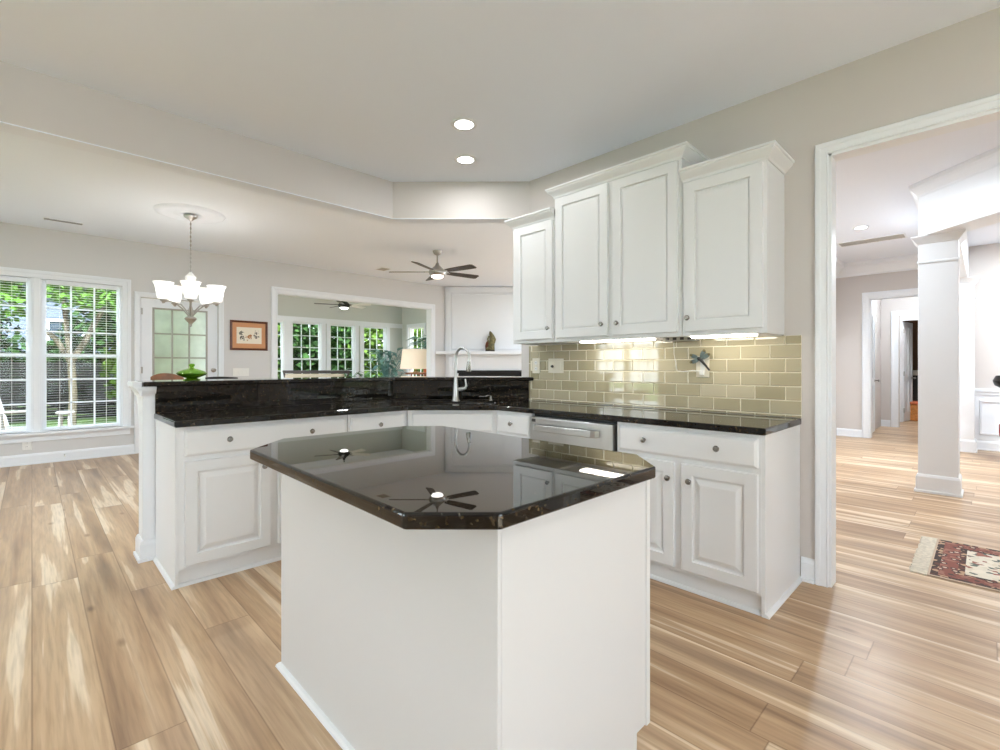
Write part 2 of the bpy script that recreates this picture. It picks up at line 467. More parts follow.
# dropped beam (soffit)
bm = BM()
prism(bm, [(XL, 3.69), (2.285, 3.69), (WX, 2.835), (WX+0.10, 2.935), (2.343, 3.83), (XL, 3.83)], 2.526, FZ+0.02)
struct('wall_soffit', bm, 'wall', 'greige dropped beam turning a corner above the peninsula')
bm = BM()
prism(bm, [(XL, 3.69), (2.285, 3.69), (WX, 2.835), (WX+0.10, 2.935), (2.343, 3.83), (XL, 3.83)], 2.520, 2.526)
struct('trim_soffit', bm, 'ceil', 'white underside of the dropped beam')
# wall with the tall opening on the right (x = WX)
bm = BM()
box(bm, WX, WX+WT, 0.675-0.06, 2.93, 0, FZ); box(bm, WX, WX+WT, -1.0, 0.615, 2.387, FZ); box(bm, WX, WX+WT, -3.3, -1.0, 0, FZ)
struct('wall_kitchen', bm, 'wall', 'greige wall behind the tiled backsplash')
# casing of the opening
def casing_prof(w=0.09, t=0.02):
    return [(0, 0), (0, t*0.55), (w*0.08, t*0.75), (w*0.16, t*0.6), (w*0.55, t*0.75), (w*0.62, t*0.95), (w*0.9, t), (w, t*0.8), (w, 0)]
def on_x(x0, s): return lambda a, b, h: (x0 + s*h, a, b)      # wall plane x = x0, a = y, b = z
def on_y(y0, s): return lambda a, b, h: (a, y0 + s*h, b)
OY, OZ = 0.615, 2.387
bm = BM()
path = [(OY, 0), (OY, OZ), (-1.0, OZ), (-1.0, 0)]
sweep(bm, path, [(o*-1 if False else o, h) for o, h in casing_prof(0.062, 0.022)], on_x(WX, -1))
sweep(bm, path, casing_prof(0.062, 0.022), on_x(WX+WT, 1))
box(bm, WX-0.004, WX+WT+0.004, OY-0.014, OY+0.004, 0, OZ+0.01); box(bm, WX-0.004, WX+WT+0.004, -1.004, -0.986, 0, OZ); box(bm, WX-0.004, WX+WT+0.004, -1.0, OY, OZ-0.014, OZ+0.004)
struct('trim_doorway', bm, 'trim', 'white casing of the wide opening on the right')
BASEP = [(0, 0), (0.026, 0), (0.026, 0.018), (0.016, 0.022), (0.016, 0.105), (0.010, 0.125), (0.004, 0.132), (0, 0.132)]
def baseboard(name, path, label=None, prof=BASEP):
    bm = BM(); sweep(bm, path, prof, lambda x, y, h: (x, y, h)); return struct(name, bm, 'trim', label)
baseboard('baseboard_kitchen', [(WX, 0.745), (WX, 0.68)][::-1] if False else [(WX, 0.745), (WX, 0.679)], 'short white baseboard between base cabinet and door casing')

# dining window wall (y = YA)
TH = 0.15
WIN = (-0.80, 0.88, 0.395, 2.31)
DOOR = (1.085, 2.055, 0.0, 2.185)
OPN = (2.92, 6.075, 0.0, 2.44)
bm = BM()
y0, y1 = YA, YA+TH
for b in ((XL-0.2, WIN[0], 0, FZ), (WIN[0], WIN[1], 0, WIN[2]), (WIN[0], WIN[1], WIN[3], FZ), (WIN[1], DOOR[0], 0, FZ), (DOOR[0], DOOR[1], DOOR[3], FZ), (DOOR[1], OPN[0], 0, FZ), (OPN[0], OPN[1], OPN[3], FZ), (OPN[1], 9.0, 0, FZ)):
    box(bm, b[0], b[1], y0, y1, b[2], b[3])
struct('wall_dining', bm, 'wall_far', 'pale greige far wall with window, door and wide opening')
baseboard('baseboard_dining', [(1.02, YA), (XL, YA)][::-1] if False else [(XL, YA), (1.02, YA)], 'white baseboard below the blinds')
baseboard('baseboard_dining_right', [(2.13, YA), (2.83, YA)], 'white baseboard under the framed print')

# walls behind the camera, with windows
def wall_with_holes(name, axis, c, t, a0, a1, holes, m, z1, label):
    """axis 'x': wall on plane x=c..c+t along y; holes (a0,a1,z0,z1) sorted"""
    bm = BM(); cur = a0
    def put(u0, u1, z0_, z1_):
        if u1-u0 < 1e-4 or z1_-z0_ < 1e-4: return
        lo, hi = min(c, c+t), max(c, c+t)
        if axis == 'x': box(bm, lo, hi, u0, u1, z0_, z1_)
        else: box(bm, u0, u1, lo, hi, z0_, z1_)
    for h in holes:
        put(cur, h[0], 0, z1); put(h[0], h[1], 0, h[2]); put(h[0], h[1], h[3], z1); cur = h[1]
    put(cur, a1, 0, z1)
    return struct(name, bm, m, label)
LH = [(0.45, 2.15, 0.3, 2.55), (4.75, 6.35, 0.35, 2.3)]  # first hole is unseen, added for daylight; second is the nook
wall_with_holes('wall_left', 'x', XL, -TH, YN, YA+TH, LH, 'wall', FZ, 'greige wall with windows left of the kitchen')
BH = [(-1.2, 1.4, 0.3, 2.55)]  # unseen window hole added to let daylight in
wall_with_holes('wall_back', 'y', YN, -TH, XL-TH, WX+WT, BH, 'wall', FZ, 'greige wall behind the kitchen with windows added for daylight')
# family room side
sbox('wall_family', 'wall_far', WX+WT, 8.6, 2.80, 2.93, 0, FZ, label='greige wall of the family room')
wall_with_holes('wall_family_right', 'x', 8.6, 0.15, 2.80, YA+TH, [(3.05, 5.9, 0.15, 2.65)], 'wall_far', FZ, 'greige end wall of the family room')  # unseen window hole added to brighten the family room and dining ceiling

# ------------------------------------------------------------------ windows
def window_unit(name, label, w, h, loc, rotz, cols=3, rows=3, depth=0.12, blind=None, casing=True, sill=True, f=0.035, st=0.038):
    """local x along the wall, y outward, z up from the bottom of the opening"""
    root = thing(name, label, 'window', loc, rotz); root['kind'] = 'structure'
    bm = BM()
    box(bm, 0, f, 0.02, depth, 0, h); box(bm, w-f, w, 0.02, depth, 0, h); box(bm, f, w-f, 0.02, depth, h-f, h); box(bm, f, w-f, 0.02, depth, 0, f)
    obj('window_frame', bm, 'trim', root)
    mid = h*0.5
    for k, (z0, z1, yy) in enumerate(((f, mid+0.02, 0.055), (mid-0.02, h-f, 0.085))):
        bm = BM()
        box(bm, f, f+st, yy, yy+0.028, z0, z1); box(bm, w-f-st, w-f, yy, yy+0.028, z0, z1)
        box(bm, f+st, w-f-st, yy, yy+0.028, z0, z0+st); box(bm, f+st, w-f-st, yy, yy+0.028, z1-st, z1)
        gx0, gx1, gz0, gz1 = f+st, w-f-st, z0+st, z1-st
        for i in range(1, cols):
            x = gx0+(gx1-gx0)*i/cols; box(bm, x-0.009, x+0.009, yy+0.004, yy+0.024, gz0, gz1)
        for i in range(1, rows):
            z = gz0+(gz1-gz0)*i/rows; box(bm, gx0, gx1, yy+0.004, yy+0.024, z-0.009, z+0.009)
        s = obj('sash', bm, 'trim', root)
        bm = BM(); box(bm, gx0, gx1, yy+0.012, yy+0.016, gz0, gz1); obj('pane', bm, 'glass', s)
    return root

def casing_trim(name, label, x0, x1, z0, z1, fn, w=0.095, sill=True, fnbox=None):
    bm = BM()
    path = [(x0, z0), (x0, z1), (x1, z1), (x1, z0)]
    sweep(bm, [p for p in path], [(-o, h) for o, h in casing_prof(w, 0.022)], fn)
    if sill:
        # stool and apron
        v = [(x0-w-0.04, z0-0.035), (x1+w+0.04, z0)]
        for (a0, a1, b0, b1, h0, h1) in ((v[0][0], v[1][0], z0-0.03, z0, 0.0, 0.075), (x0-w+0.01, x1+w-0.01, z0-0.115, z0-0.03, 0.0, 0.018)):
            c = [fn(a, b, h) for h in (h0, h1) for b in (b0, b1) for a in (a0, a1)]
            xs = [p[0] for p in c]; ys = [p[1] for p in c]; zs = [p[2] for p in c]
            box(bm, min(xs), max(xs), min(ys), max(ys), min(zs), max(zs))
    return struct(name, bm, 'trim', label)

ww = 0.795; wh = WIN[3]-WIN[2]
window_unit('window_1', 'right sash unit of the double window, tree forking behind it', ww, wh, (0.085, YA, WIN[2]), 0, f=0.022, st=0.026)
window_unit('window_2', 'left sash unit of the double window, patio chair behind it', ww, wh, (-0.80, YA, WIN[2]), 0, f=0.022, st=0.026)
bm = BM(); box(bm, -0.005, 0.085, YA-0.015, YA+TH, WIN[2], WIN[3]); box(bm, 0.01, 0.07, YA-0.022, YA-0.01, WIN[2], WIN[3]); struct('trim_mullion', bm, 'trim', 'white post between the two sash units', 0.003)
casing_trim('trim_window', 'white casing and sill around the double window', WIN[0], WIN[1], WIN[2], WIN[3], on_y(YA, -1), 0.10)
# venetian blinds
def blind(name, label, x0, x1):
    root = thing(name, label, 'blind', ((x0+x1)/2, YA-0.005, WIN[3]-0.01), 0, 'venetian blinds of the dining window')
    w = x1-x0
    bm = BM(); box(bm, -w/2, w/2, -0.015, 0.03, -0.05, 0.0); obj('headrail', bm, 'trim', root, 0.004)
    bm = BM(); n = 58; H0 = wh-0.02
    for i in range(n):
        z = -0.07-(H0-0.10)*i/(n-1)
        box(bm, -w/2, w/2, -0.013, 0.013, z-0.0007, z+0.0007, T(0, 0.005, 0) @ T(0, 0, z) @ Rx(math.radians(-2)) @ T(0, 0, -z))
    obj('slat', bm, 'trim', root)
    bm = BM(); box(bm, -w/2, w/2, -0.012, 0.022, -H0, -H0+0.02); obj('bottom_rail', bm, 'trim', root, 0.003)
    bm = BM()
    for x in (-w*0.32, w*0.32):
        for y in (-0.009, 0.019): tube(bm, [(x, y, -0.04), (x, y, -H0+0.02)], 0.0012, 6)
    obj('ladder_cord', bm, 'whiteplastic', root)
blind('window_blind', 'open white slat blind in front of the forked tree', 0.125, 0.845)
blind('window_blind', 'open white slat blind in front of the patio chair', -0.765, -0.045)
# unseen windows that light the kitchen
for i, (a0, a1) in enumerate(((4.75, 5.55), (5.55, 6.35))):
    window_unit('window_%d' % (3+i), 'tall grid window of the breakfast nook wall', a1-a0, 1.95, (XL, a0, 0.35), PI/2, depth=0.13)
for i in range(2):
    window_unit('window_%d' % (5+i), 'unseen grid window added to the left kitchen wall for daylight', 0.85, 2.25, (XL, 0.45+0.85*i, 0.3), PI/2, depth=0.13)
for i in range(3):
    window_unit('window_%d' % (7+i), 'unseen grid window added behind the kitchen for daylight', 2.6/3, 2.25, (-1.2+2.6/3*(i+1), YN, 0.3), PI, depth=0.13)

# ------------------------------------------------------------------ french door on the window wall
door = thing('door_1', 'white glazed door with a grid of panes right of the blinds', 'door', (DOOR[0], YA+0.03, 0)); door['kind'] = 'structure'
dw, dh = DOOR[1]-DOOR[0], DOOR[3]
gx0, gx1, gz0, gz1 = 0.165, 0.805, 0.30, 2.03
bm = BM(); box(bm, 0.01, gx0, 0, 0.045, 0.01, dh-0.01); box(bm, gx1, dw-0.01, 0, 0.045, 0.01, dh-0.01); box(bm, gx0, gx1, 0, 0.045, 0.01, gz0); box(bm, gx0, gx1, 0, 0.045, gz1, dh-0.01)
obj('door_leaf', bm, 'trim', door, 0.002)
bm = BM()
for i in (1, 2):
    x = gx0+(gx1-gx0)*i/3; box(bm, x-0.011, x+0.011, 0.002, 0.043, gz0, gz1)
for i in range(1, 5):
    z = gz0+(gz1-gz0)*i/5; box(bm, gx0, gx1, 0.004, 0.041, z-0.011, z+0.011)
sweep(bm, [(gx0, gz0), (gx0, gz1), (gx1, gz1), (gx1, gz0)], [(0, 0), (0, 0.012), (-0.02, 0.008), (-0.025, 0)], lambda a, b, h: (a, -h, b), True)
obj('muntin', bm, M['vent'], door)
bm = BM(); box(bm, gx0, gx1, 0.02, 0.024, gz0, gz1); obj('pane', bm, 'doorglass', door)
for z in (1.155, 0.98):
    bm = BM(); lathe(bm, [(0, 0), (0.032, 0), (0.032, 0.008), (0.012, 0.012), (0.012, 0.04), (0.026, 0.05), (0.028, 0.065), (0.018, 0.075), (0, 0.076)], T(dw-0.065, 0, z) @ Rx(PI/2)); obj('door_knob', bm, 'darknickel', door, smooth=True)
for z in (0.3, 1.16, 1.99):
    bm = BM(); tube(bm, [(0.004, -0.006, z-0.05), (0.004, -0.006, z+0.05)], 0.008); box(bm, 0.0, 0.03, -0.003, 0.0, z-0.045, z+0.045); obj('hinge', bm, 'nickel', door)
casing_trim('trim_door', 'white casing around the glazed door', DOOR[0], DOOR[1], 0, DOOR[3], on_y(YA, -1), 0.07, sill=False)
casing_trim('trim_sunroom', 'white casing of the wide opening to the sunroom', OPN[0], OPN[1], 0, OPN[3], on_y(YA, -1), 0.095, sill=False)
bm = BM(); box(bm, OPN[0]-0.002, OPN[0]+0.012, YA-0.003, YA+TH+0.003, 0, OPN[3]); box(bm, OPN[1]-0.012, OPN[1]+0.002, YA-0.003, YA+TH+0.003, 0, OPN[3]); box(bm, OPN[0], OPN[1], YA-0.003, YA+TH+0.003, OPN[3]-0.012, OPN[3]+0.002)
struct('trim_sunroom_jamb', bm, 'trim', 'white jamb lining of the sunroom opening')

# ------------------------------------------------------------------ sunroom
SY, SX0, SX1 = 11.5, 2.70, 7.415
SW = [(3.56, 4.20), (4.40, 5.10), (5.33, 5.99), (6.24, 6.92)]
wall_with_holes('wall_sunroom', 'y', SY, TH, SX0-TH, SX1+TH, [(a, b, 0.5, 2.27) for a, b in SW], 'wall_sun', FZ, 'grey green sunroom wall holding tall windows')
wall_with_holes('wall_sunroom_right', 'x', SX1, TH, YA+TH, SY, [(9.55, 10.15, 0.6, 2.27), (10.45, 11.15, 0.6, 2.27)], 'wall_sun', FZ, 'sunroom side wall behind the plants')
wall_with_holes('wall_sunroom_left', 'x', SX0, -TH, YA+TH, SY, [(8.8, 11.2, 0.5, 2.45)], 'wall_sun', FZ, 'left side wall of the sunroom')  # unseen hole added to brighten the sunroom walls
sbox('ceiling_sunroom', 'ceil', SX0-TH, SX1+TH, YA+0.05, SY+TH, FZ, FZ+0.2, label='sunroom ceiling')
for i, (a, b) in enumerate(SW):
    nm = ('narrow leftmost', 'left of centre', 'right of centre', 'rightmost')[i]
    window_unit('window_%d' % (10+i), 'tall grid window of the sunroom, %s of its row' % nm, b-a, 1.77, (a, SY, 0.5), 0, f=0.015, st=0.022)
for i, (a, b) in enumerate(((9.55, 10.15), (10.45, 11.15))):
    window_unit('window_%d' % (14+i), 'sunroom side window behind the plants' if i else 'sunroom side window nearest the casing', b-a, 1.67, (SX1, b, 0.6), -PI/2, f=0.015, st=0.022)
bm = BM()
for i, (a, b) in enumerate(SW):
    sweep(bm, [(a, 0.5), (a, 2.27), (b, 2.27), (b, 0.5)], [(0, 0), (0, 0.02), (-0.10, 0.02), (-0.10, 0)], on_y(SY, -1), True)
box(bm, SX0, SX1, SY-0.022, SY, 2.27, 2.39); box(bm, SX0, SX1, SY-0.06, SY, 0.44, 0.5)
struct('trim_sunroom_windows', bm, 'trim', 'white casings around the sunroom windows')
bm = BM()
for (a, b) in ((9.55, 10.15), (10.45, 11.15)):
    sweep(bm, [(a, 0.6), (a, 2.27), (b, 2.27), (b, 0.6)], [(0, 0), (0, 0.02), (-0.09, 0.02), (-0.09, 0)], on_x(SX1, -1), True)
struct('trim_sunroom_side', bm, 'trim', 'white casings on the sunroom side wall')

# ------------------------------------------------------------------ fireplace on the diagonal wall (x + y = D)
DW = 10.43*math.sqrt(2)
bm = BM(); ax = DW-YA
prism(bm, [(ax-0.02, YA+0.02), (DW-6.0, 6.0), (DW-6.0+0.2, 6.2), (ax+0.25, YA+0.1)], 0, FZ)
struct('wall_diagonal', bm, 'trim', 'white diagonal corner wall of the fireplace')
# local frame: origin at the wall's left end, x along the wall to the right, -y towards the room
fp = thing('fireplace', 'white corner fireplace with panelled overmantel and black marble surround', 'fireplace', (ax, YA, 0), -PI/4)
L = 1.95
bm = BM()
box(bm, 0.02, 0.115, -0.05, 0, 0, FZ-0.01); box(bm, L-0.11, L, -0.05, 0, 0, FZ-0.01); box(bm, 0.02, L, -0.05, 0, FZ-0.13, FZ-0.01)
obj('pilaster', bm, 'trim', fp, 0.004)
bm = BM(); box(bm, 0.115, L-0.11, -0.025, 0, 1.52, FZ-0.12)
sweep(bm, [(0.17, 1.60), (0.17, FZ-0.19), (L-0.17, FZ-0.19), (L-0.17, 1.60)], [(0, 0.025), (0, 0.05), (-0.03, 0.04), (-0.03, 0.025)], lambda a, b, h: (a, -h, b), True)
obj('overmantel_panel', bm, 'trim', fp)
bm = BM(); sweep(bm, [(0.0, 0.0), (0.0, -0.16), (L+0.02, -0.16), (L+0.02, 0.0)][::-1], [(0, 1.47), (0.02, 1.47), (0.03, 1.49), (0.05, 1.50), (0.05, 1.53), (0, 1.53), (-0.16, 1.53), (-0.16, 1.47)], lambda x, y, h: (x, y, h))
box(bm, 0.0, L+0.02, -0.17, 0, 1.475, 1.53)
obj('mantel_shelf', bm, 'trim', fp)
bm = BM(); box(bm, 0.10, L-0.08, -0.13, 0, 1.12, 1.475); box(bm, 0.10, 0.30, -0.13, 0, 0, 1.12); box(bm, L-0.28, L-0.08, -0.13, 0, 0, 1.12)
sweep(bm, [(0.2, 1.17), (0.2, 1.42), (L-0.18, 1.42), (L-0.18, 1.17)], [(0, 0.13), (0, 0.145), (-0.02, 0.14), (-0.02, 0.13)], lambda a, b, h: (a, -h, b), True)
obj('mantel_frieze', bm, 'trim', fp, 0.003)
bm = BM(); box(bm, 0.30, L-0.28, -0.10, 0, 0.85, 1.12); box(bm, 0.30, 0.5, -0.10, 0, 0, 0.85); box(bm, L-0.48, L-0.28, -0.10, 0, 0, 0.85); box(bm, 0.5, L-0.48, -0.02, 0, 0, 0.85)
box(bm, 0.24, L-0.22, -0.19, -0.10, 1.06, 1.125)
obj('marble_surround', bm, 'darkstone', fp, 0.003)
# bronze figurine on the mantel
def figurine():
    st = thing('figurine', 'small dark bronze figurine on the white mantel shelf', 'figurine', (7.085, 7.54, 1.53), -PI/4)
    bm = BM(); box(bm, -0.10, 0.10, -0.055, 0.055, 0, 0.035); obj('base', bm, 'blackiron', st, 0.008)
    bm = BM()
    tube(bm, [(0.03, 0, 0.03), (0.02, 0, 0.12), (0.04, 0, 0.2), (0.05, 0, 0.28), (0.035, 0, 0.34), (0.01, 0, 0.40), (-0.005, 0, 0.44)], [0.07, 0.075, 0.062, 0.062, 0.05, 0.032, 0.012], 14)
    tube(bm, [(0.07, -0.01, 0.33), (0.105, -0.02, 0.26), (0.09, -0.04, 0.19), (0.04, -0.06, 0.17)], [0.026, 0.024, 0.02, 0.016], 10)
    tube(bm, [(-0.02, -0.01, 0.33), (-0.05, -0.03, 0.27), (-0.03, -0.06, 0.2)], [0.022, 0.02, 0.015], 10)
    tube(bm, [(0.0, -0.03, 0.05), (-0.06, -0.05, 0.06), (-0.08, -0.04, 0.05)], [0.04, 0.032, 0.02], 10)
    obj('figure', bm, 'bronze', st, smooth=True)
    bm = BM(); tube(bm, [(-0.06, 0, 0.035), (-0.065, 0, 0.12), (-0.055, 0, 0.19), (-0.05, 0, 0.23)], [0.04, 0.045, 0.034, 0.014], 12); obj('companion', bm, M['frame'], st, smooth=True)
figurine()

# ------------------------------------------------------------------ right side: foyer, column, hall
FX = 10.1
sbox('ceiling_foyer', 'ceil', WX+WT, 15.0, -3.3, 2.8, FZ+0.03, FZ+0.3, label='pale ceiling of the foyer')
sbox('wall_foyer_left', 'wall', WX+WT, 15.0, 1.88, 2.0, 0, FZ+0.1, label='greige wall on the left of the foyer')
bm = BM(); box(bm, FX, FX+0.15, 1.40, 1.9, 0, FZ+0.1); box(bm, FX, FX+0.15, 0.45, 1.40, 2.36, FZ+0.1); box(bm, FX, FX+0.15, 0.2, 0.5, 0, FZ+0.1)
struct('wall_foyer', bm, 'wall', 'greige end wall of the foyer with a cased opening')
bm = BM(); sweep(bm, [(1.40, 0), (1.40, 2.36), (0.5, 2.36), (0.5, 0)], casing_prof(0.10, 0.03), on_x(FX, -1))
box(bm, FX-0.01, FX+0.16, 1.385, 1.405, 0, 2.36); box(bm, FX-0.01, FX+0.16, 0.495, 0.515, 0, 2.36); box(bm, FX-0.01, FX+0.16, 0.5, 1.4, 2.345, 2.365)
struct('trim_hall', bm, 'trim', 'white casing of the opening into the hall')
CROWN = [(0, 0), (0.012, 0), (0.02, 0.03), (0.05, 0.06), (0.11, 0.13), (0.15, 0.16), (0.16, 0.20), (0.16, 0.23), (0, 0.23)]
bm = BM(); sweep(bm, [(WX+WT, 1.88), (FX, 1.88), (FX, 0.2)], CROWN, lambda x, y, h: (x, y, FZ-0.19+h)); struct('trim_foyer_crown', bm, 'trim', 'deep white crown moulding of the foyer')
baseboard('baseboard_foyer', [(FX, 1.86), (FX, 1.50)], 'white baseboard at the end of the foyer')
# door casing on the left wall of the foyer, seen edge on
bm = BM(); sweep(bm, [(9.86, 0), (9.86, 2.34), (8.95, 2.34), (8.95, 0)], [(-o, h) for o, h in casing_prof(0.11, 0.03)], on_y(1.88, -1)); box(bm, 8.95, 9.86, 1.86, 1.885, 0, 2.34)
struct('trim_foyer_door', bm, 'trim', 'white casing on the left foyer wall')
# hall behind: side wall with an open white door, second cased opening, closet
sbox('wall_hall_left', 'wall', FX+0.15, 13.4, 1.52, 1.60, 0, FZ, label='greige left wall of the hall')
bm = BM(); box(bm, 12.3, 12.42, 1.24, 1.55, 0, FZ); box(bm, 12.3, 12.42, 0.3, 1.24, 2.28, FZ)
struct('wall_hall_end', bm, 'wall', 'second greige wall with a cased opening in the hall')
bm = BM(); sweep(bm, [(1.27, 0), (1.27, 2.22), (0.45, 2.22), (0.45, 0)], casing_prof(0.09, 0.03), on_x(12.3, -1)); box(bm, 12.28, 12.44, 1.245, 1.275, 0, 2.24); struct('trim_hall_inner', bm, 'trim', 'inner white casing of the hall')
baseboard('baseboard_hall', [(12.3, 1.52), (12.3, 1.37)], 'white baseboard on the inner hall wall')
bm = BM(); box(bm, 13.5, 13.6, 1.30, 1.6, 0, FZ); box(bm, 13.5, 13.6, 0.2, 1.30, 2.20, FZ); box(bm, 13.5, 13.6, 0.2, 0.55, 0, FZ)
struct('wall_closet', bm, 'trim', 'white wall framing the closet door')
bm = BM(); box(bm, 14.9, 15.0, 0.2, 1.9, 0, FZ); box(bm, 13.6, 14.9, 1.55, 1.6, 0, FZ)
struct('wall_closet_back', bm, 'brownroom', 'brown wall at the back of the closet')
def panel_door(name, label, w, h, loc, rotz, kind='structure'):
    d = thing(name, label, 'door', loc, rotz); d['kind'] = kind
    bm = BM(); box(bm, 0, w, 0, 0.038, 0.01, h)
    for (a0, a1, b0, b1) in ((0.10, w/2-0.04, 0.22, 0.86), (w/2+0.04, w-0.10, 0.22, 0.86), (0.10, w/2-0.04, 1.0, h-0.14), (w/2+0.04, w-0.10, 1.0, h-0.14)):
        for s, yy in ((-1, 0.0), (1, 0.038)):
            sweep(bm, [(a0, b0), (a0, b1), (a1, b1), (a1, b0)], [(0, 0), (0, 0.008), (-0.03, 0.004), (-0.03, 0)], lambda a, b, hh, s=s, yy=yy: (a, yy+s*hh, b), True)
    obj('door_leaf', bm, 'trim', d)
    for yy, s in ((0, 1), (0.038, -1)):
        bm = BM(); lathe(bm, [(0, 0), (0.028, 0), (0.028, 0.006), (0.011, 0.01), (0.011, 0.04), (0.026, 0.05), (0.02, 0.07), (0, 0.072)], T(w-0.07, yy, 0.95) @ Rx(s*PI/2)); obj('door_knob', bm, 'nickel', d, smooth=True)
    for z in (0.25, 1.05, h-0.2):
        bm = BM(); tube(bm, [(0, -0.006, z-0.05), (0, -0.006, z+0.05)], 0.009); obj('hinge', bm, 'nickel', d)
    return d
panel_door('door_2', 'white panel door standing open at the closet', 0.62, 2.18, (13.56, 1.285, 0), math.radians(-9))
panel_door('door_3', 'white door leaf open against the left hall wall', 0.75, 2.25, (10.5, 1.45, 0), math.radians(2))
# closet contents
c = thing('storage_bin', 'orange tan bin on the floor of the brown closet', 'bin', (14.22, 1.08, 0))
bm = BM(); prism(bm, [(-0.22, -0.22), (0.22, -0.22), (0.22, 0.22), (-0.22, 0.22)], 0, 0.36); obj('body', bm, 'basket', c, 0.02)
bm = BM(); prism(bm, [(-0.24, -0.24), (0.24, -0.24), (0.24, 0.24), (-0.24, 0.24)], 0.36, 0.42); obj('lid', bm, M['terracotta'], c, 0.02)
c = thing('console_chest', 'dark chest with a pale top in the brown closet', 'chest', (14.68, 1.05, 0))
bm = BM(); box(bm, -0.14, 0.14, -0.4, 0.4, 0.02, 1.0); obj('body', bm, 'darkwood', c, 0.01)
bm = BM(); box(bm, -0.2, 0.16, -0.43, 0.43, 1.0, 1.12); obj('top', bm, 'fringe', c, 0.02)
c = thing('candlestick', 'black iron candlestick standing on the closet chest', 'candlestick', (14.6, 1.05, 1.12))
bm = BM(); lathe(bm, [(0, 0), (0.09, 0), (0.09, 0.02), (0.03, 0.05), (0.02, 0.2), (0.05, 0.26), (0.08, 0.34), (0.06, 0.38), (0.02, 0.42), (0, 0.42)]); obj('stem', bm, 'blackiron', c, smooth=True)
bm = BM(); lathe(bm, [(0, 0.42), (0.025, 0.42), (0.025, 0.66), (0, 0.67)]); obj('candle', bm, 'blackiron', c, smooth=True)

# dining room side (right edge): wainscot wall, columns, beams
sbox('wall_wainscot', 'wall', 9.88, 10.05, -3.3, 0.2, 0, FZ+0.2, label='pale wall above the white wainscot')
bm = BM(); box(bm, 9.862, 9.88, -3.0, 0.2, 0.1, 0.84)
sweep(bm, [(0.2, 0), (-3.0, 0)], [(0, 0.84), (-0.01, 0.84), (-0.03, 0.86), (-0.045, 0.875), (-0.045, 0.895), (0, 0.895)], lambda a, b, h: (9.88+b, a, h)) if False else None
box(bm, 9.835, 9.88, -3.0, 0.2, 0.85, 0.895); box(bm, 9.85, 9.88, -3.0, 0.2, 0.80, 0.85)
for k in range(4):
    a1 = 0.06-0.75*k; a0 = a1-0.62
    sweep(bm, [(a0, 0.25), (a0, 0.70), (a1, 0.70), (a1, 0.25)], [(0, 0.018), (0, 0.034), (-0.025, 0.03), (-0.03, 0.018)], on_x(9.88, -1), True)
struct('trim_wainscot', bm, 'trim', 'white wainscot panels with a chair rail')
bm = BM(); sweep(bm, [(9.862, 0.2), (9.862, -3.0)], BASEP, lambda x, y, h: (x, y, h)); struct('baseboard_dining_room', bm, 'trim', 'white baseboard under the wainscot')
sbox('wall_foyer_back', 'wall', WX, 10.1, -3.3, -3.15, 0, FZ+0.1, label='greige far side wall of the foyer')
sbox('wall_hall_right', 'wall', FX, 15.0, 0.12, 0.22, 0, FZ+0.1, label='right side wall of the hall')

def column(label, x, y, w, top):
    c = thing('square_column', label, 'column', (x, y, 0), 0, 'square white foyer columns'); c['kind'] = 'structure'
    h = w/2
    bm = BM(); box(bm, -h, h, -h, h, 0.0, top); obj('shaft', bm, 'trim', c, 0.004)
    sq = [(-h, -h), (h, -h), (h, h), (-h, h)]
    bm = BM(); sweep(bm, sq, [(0, 0), (0.028, 0), (0.028, 0.02), (0.016, 0.025), (0.016, 0.15), (0.008, 0.17), (0, 0.175)], lambda a, b, z: (a, b, z), True); obj('base', bm, 'trim', c)
    bm = BM(); sweep(bm, sq, [(0, top-0.26), (0.009, top-0.26), (0.009, top-0.245), (0, top-0.24)], lambda a, b, z: (a, b, z), True)
    sweep(bm, sq, [(0, top-0.075), (0.008, top-0.07), (0.02, top-0.05), (0.042, top-0.02), (0.05, top-0.01), (0.05, top), (0, top)], lambda a, b, z: (a, b, z), True); obj('capital', bm, 'trim', c)
BT = 2.47
column('thick white square column standing on the oak floor before the rug', 6.30, 0.335, 0.285, BT)
column('white square column against the wainscot wall, behind the nearer one', 9.60, 0.27, 0.27, BT)
# beams: one towards the wainscot wall, one on the diagonal coming forward
bm = BM(); box(bm, 6.3, 9.9, 0.2, 0.47, BT, FZ+0.1)
prism(bm, [(6.16, 0.475), (3.6, -2.1), (3.8, -2.3), (6.44, 0.34), (6.44, 0.475)], BT, FZ+0.1)
struct('wall_beam', bm, 'trim', 'white beam carried by the square columns', 0.004)
bm = BM(); sweep(bm, [(9.9, 0.47), (6.16, 0.475), (3.6, -2.1)][::-1], [(-a*0.45, b*0.55) for a, b in CROWN], lambda x, y, h: (x, y, FZ-0.095+h)); struct('trim_beam_crown', bm, 'trim', 'crown moulding along the white beam')

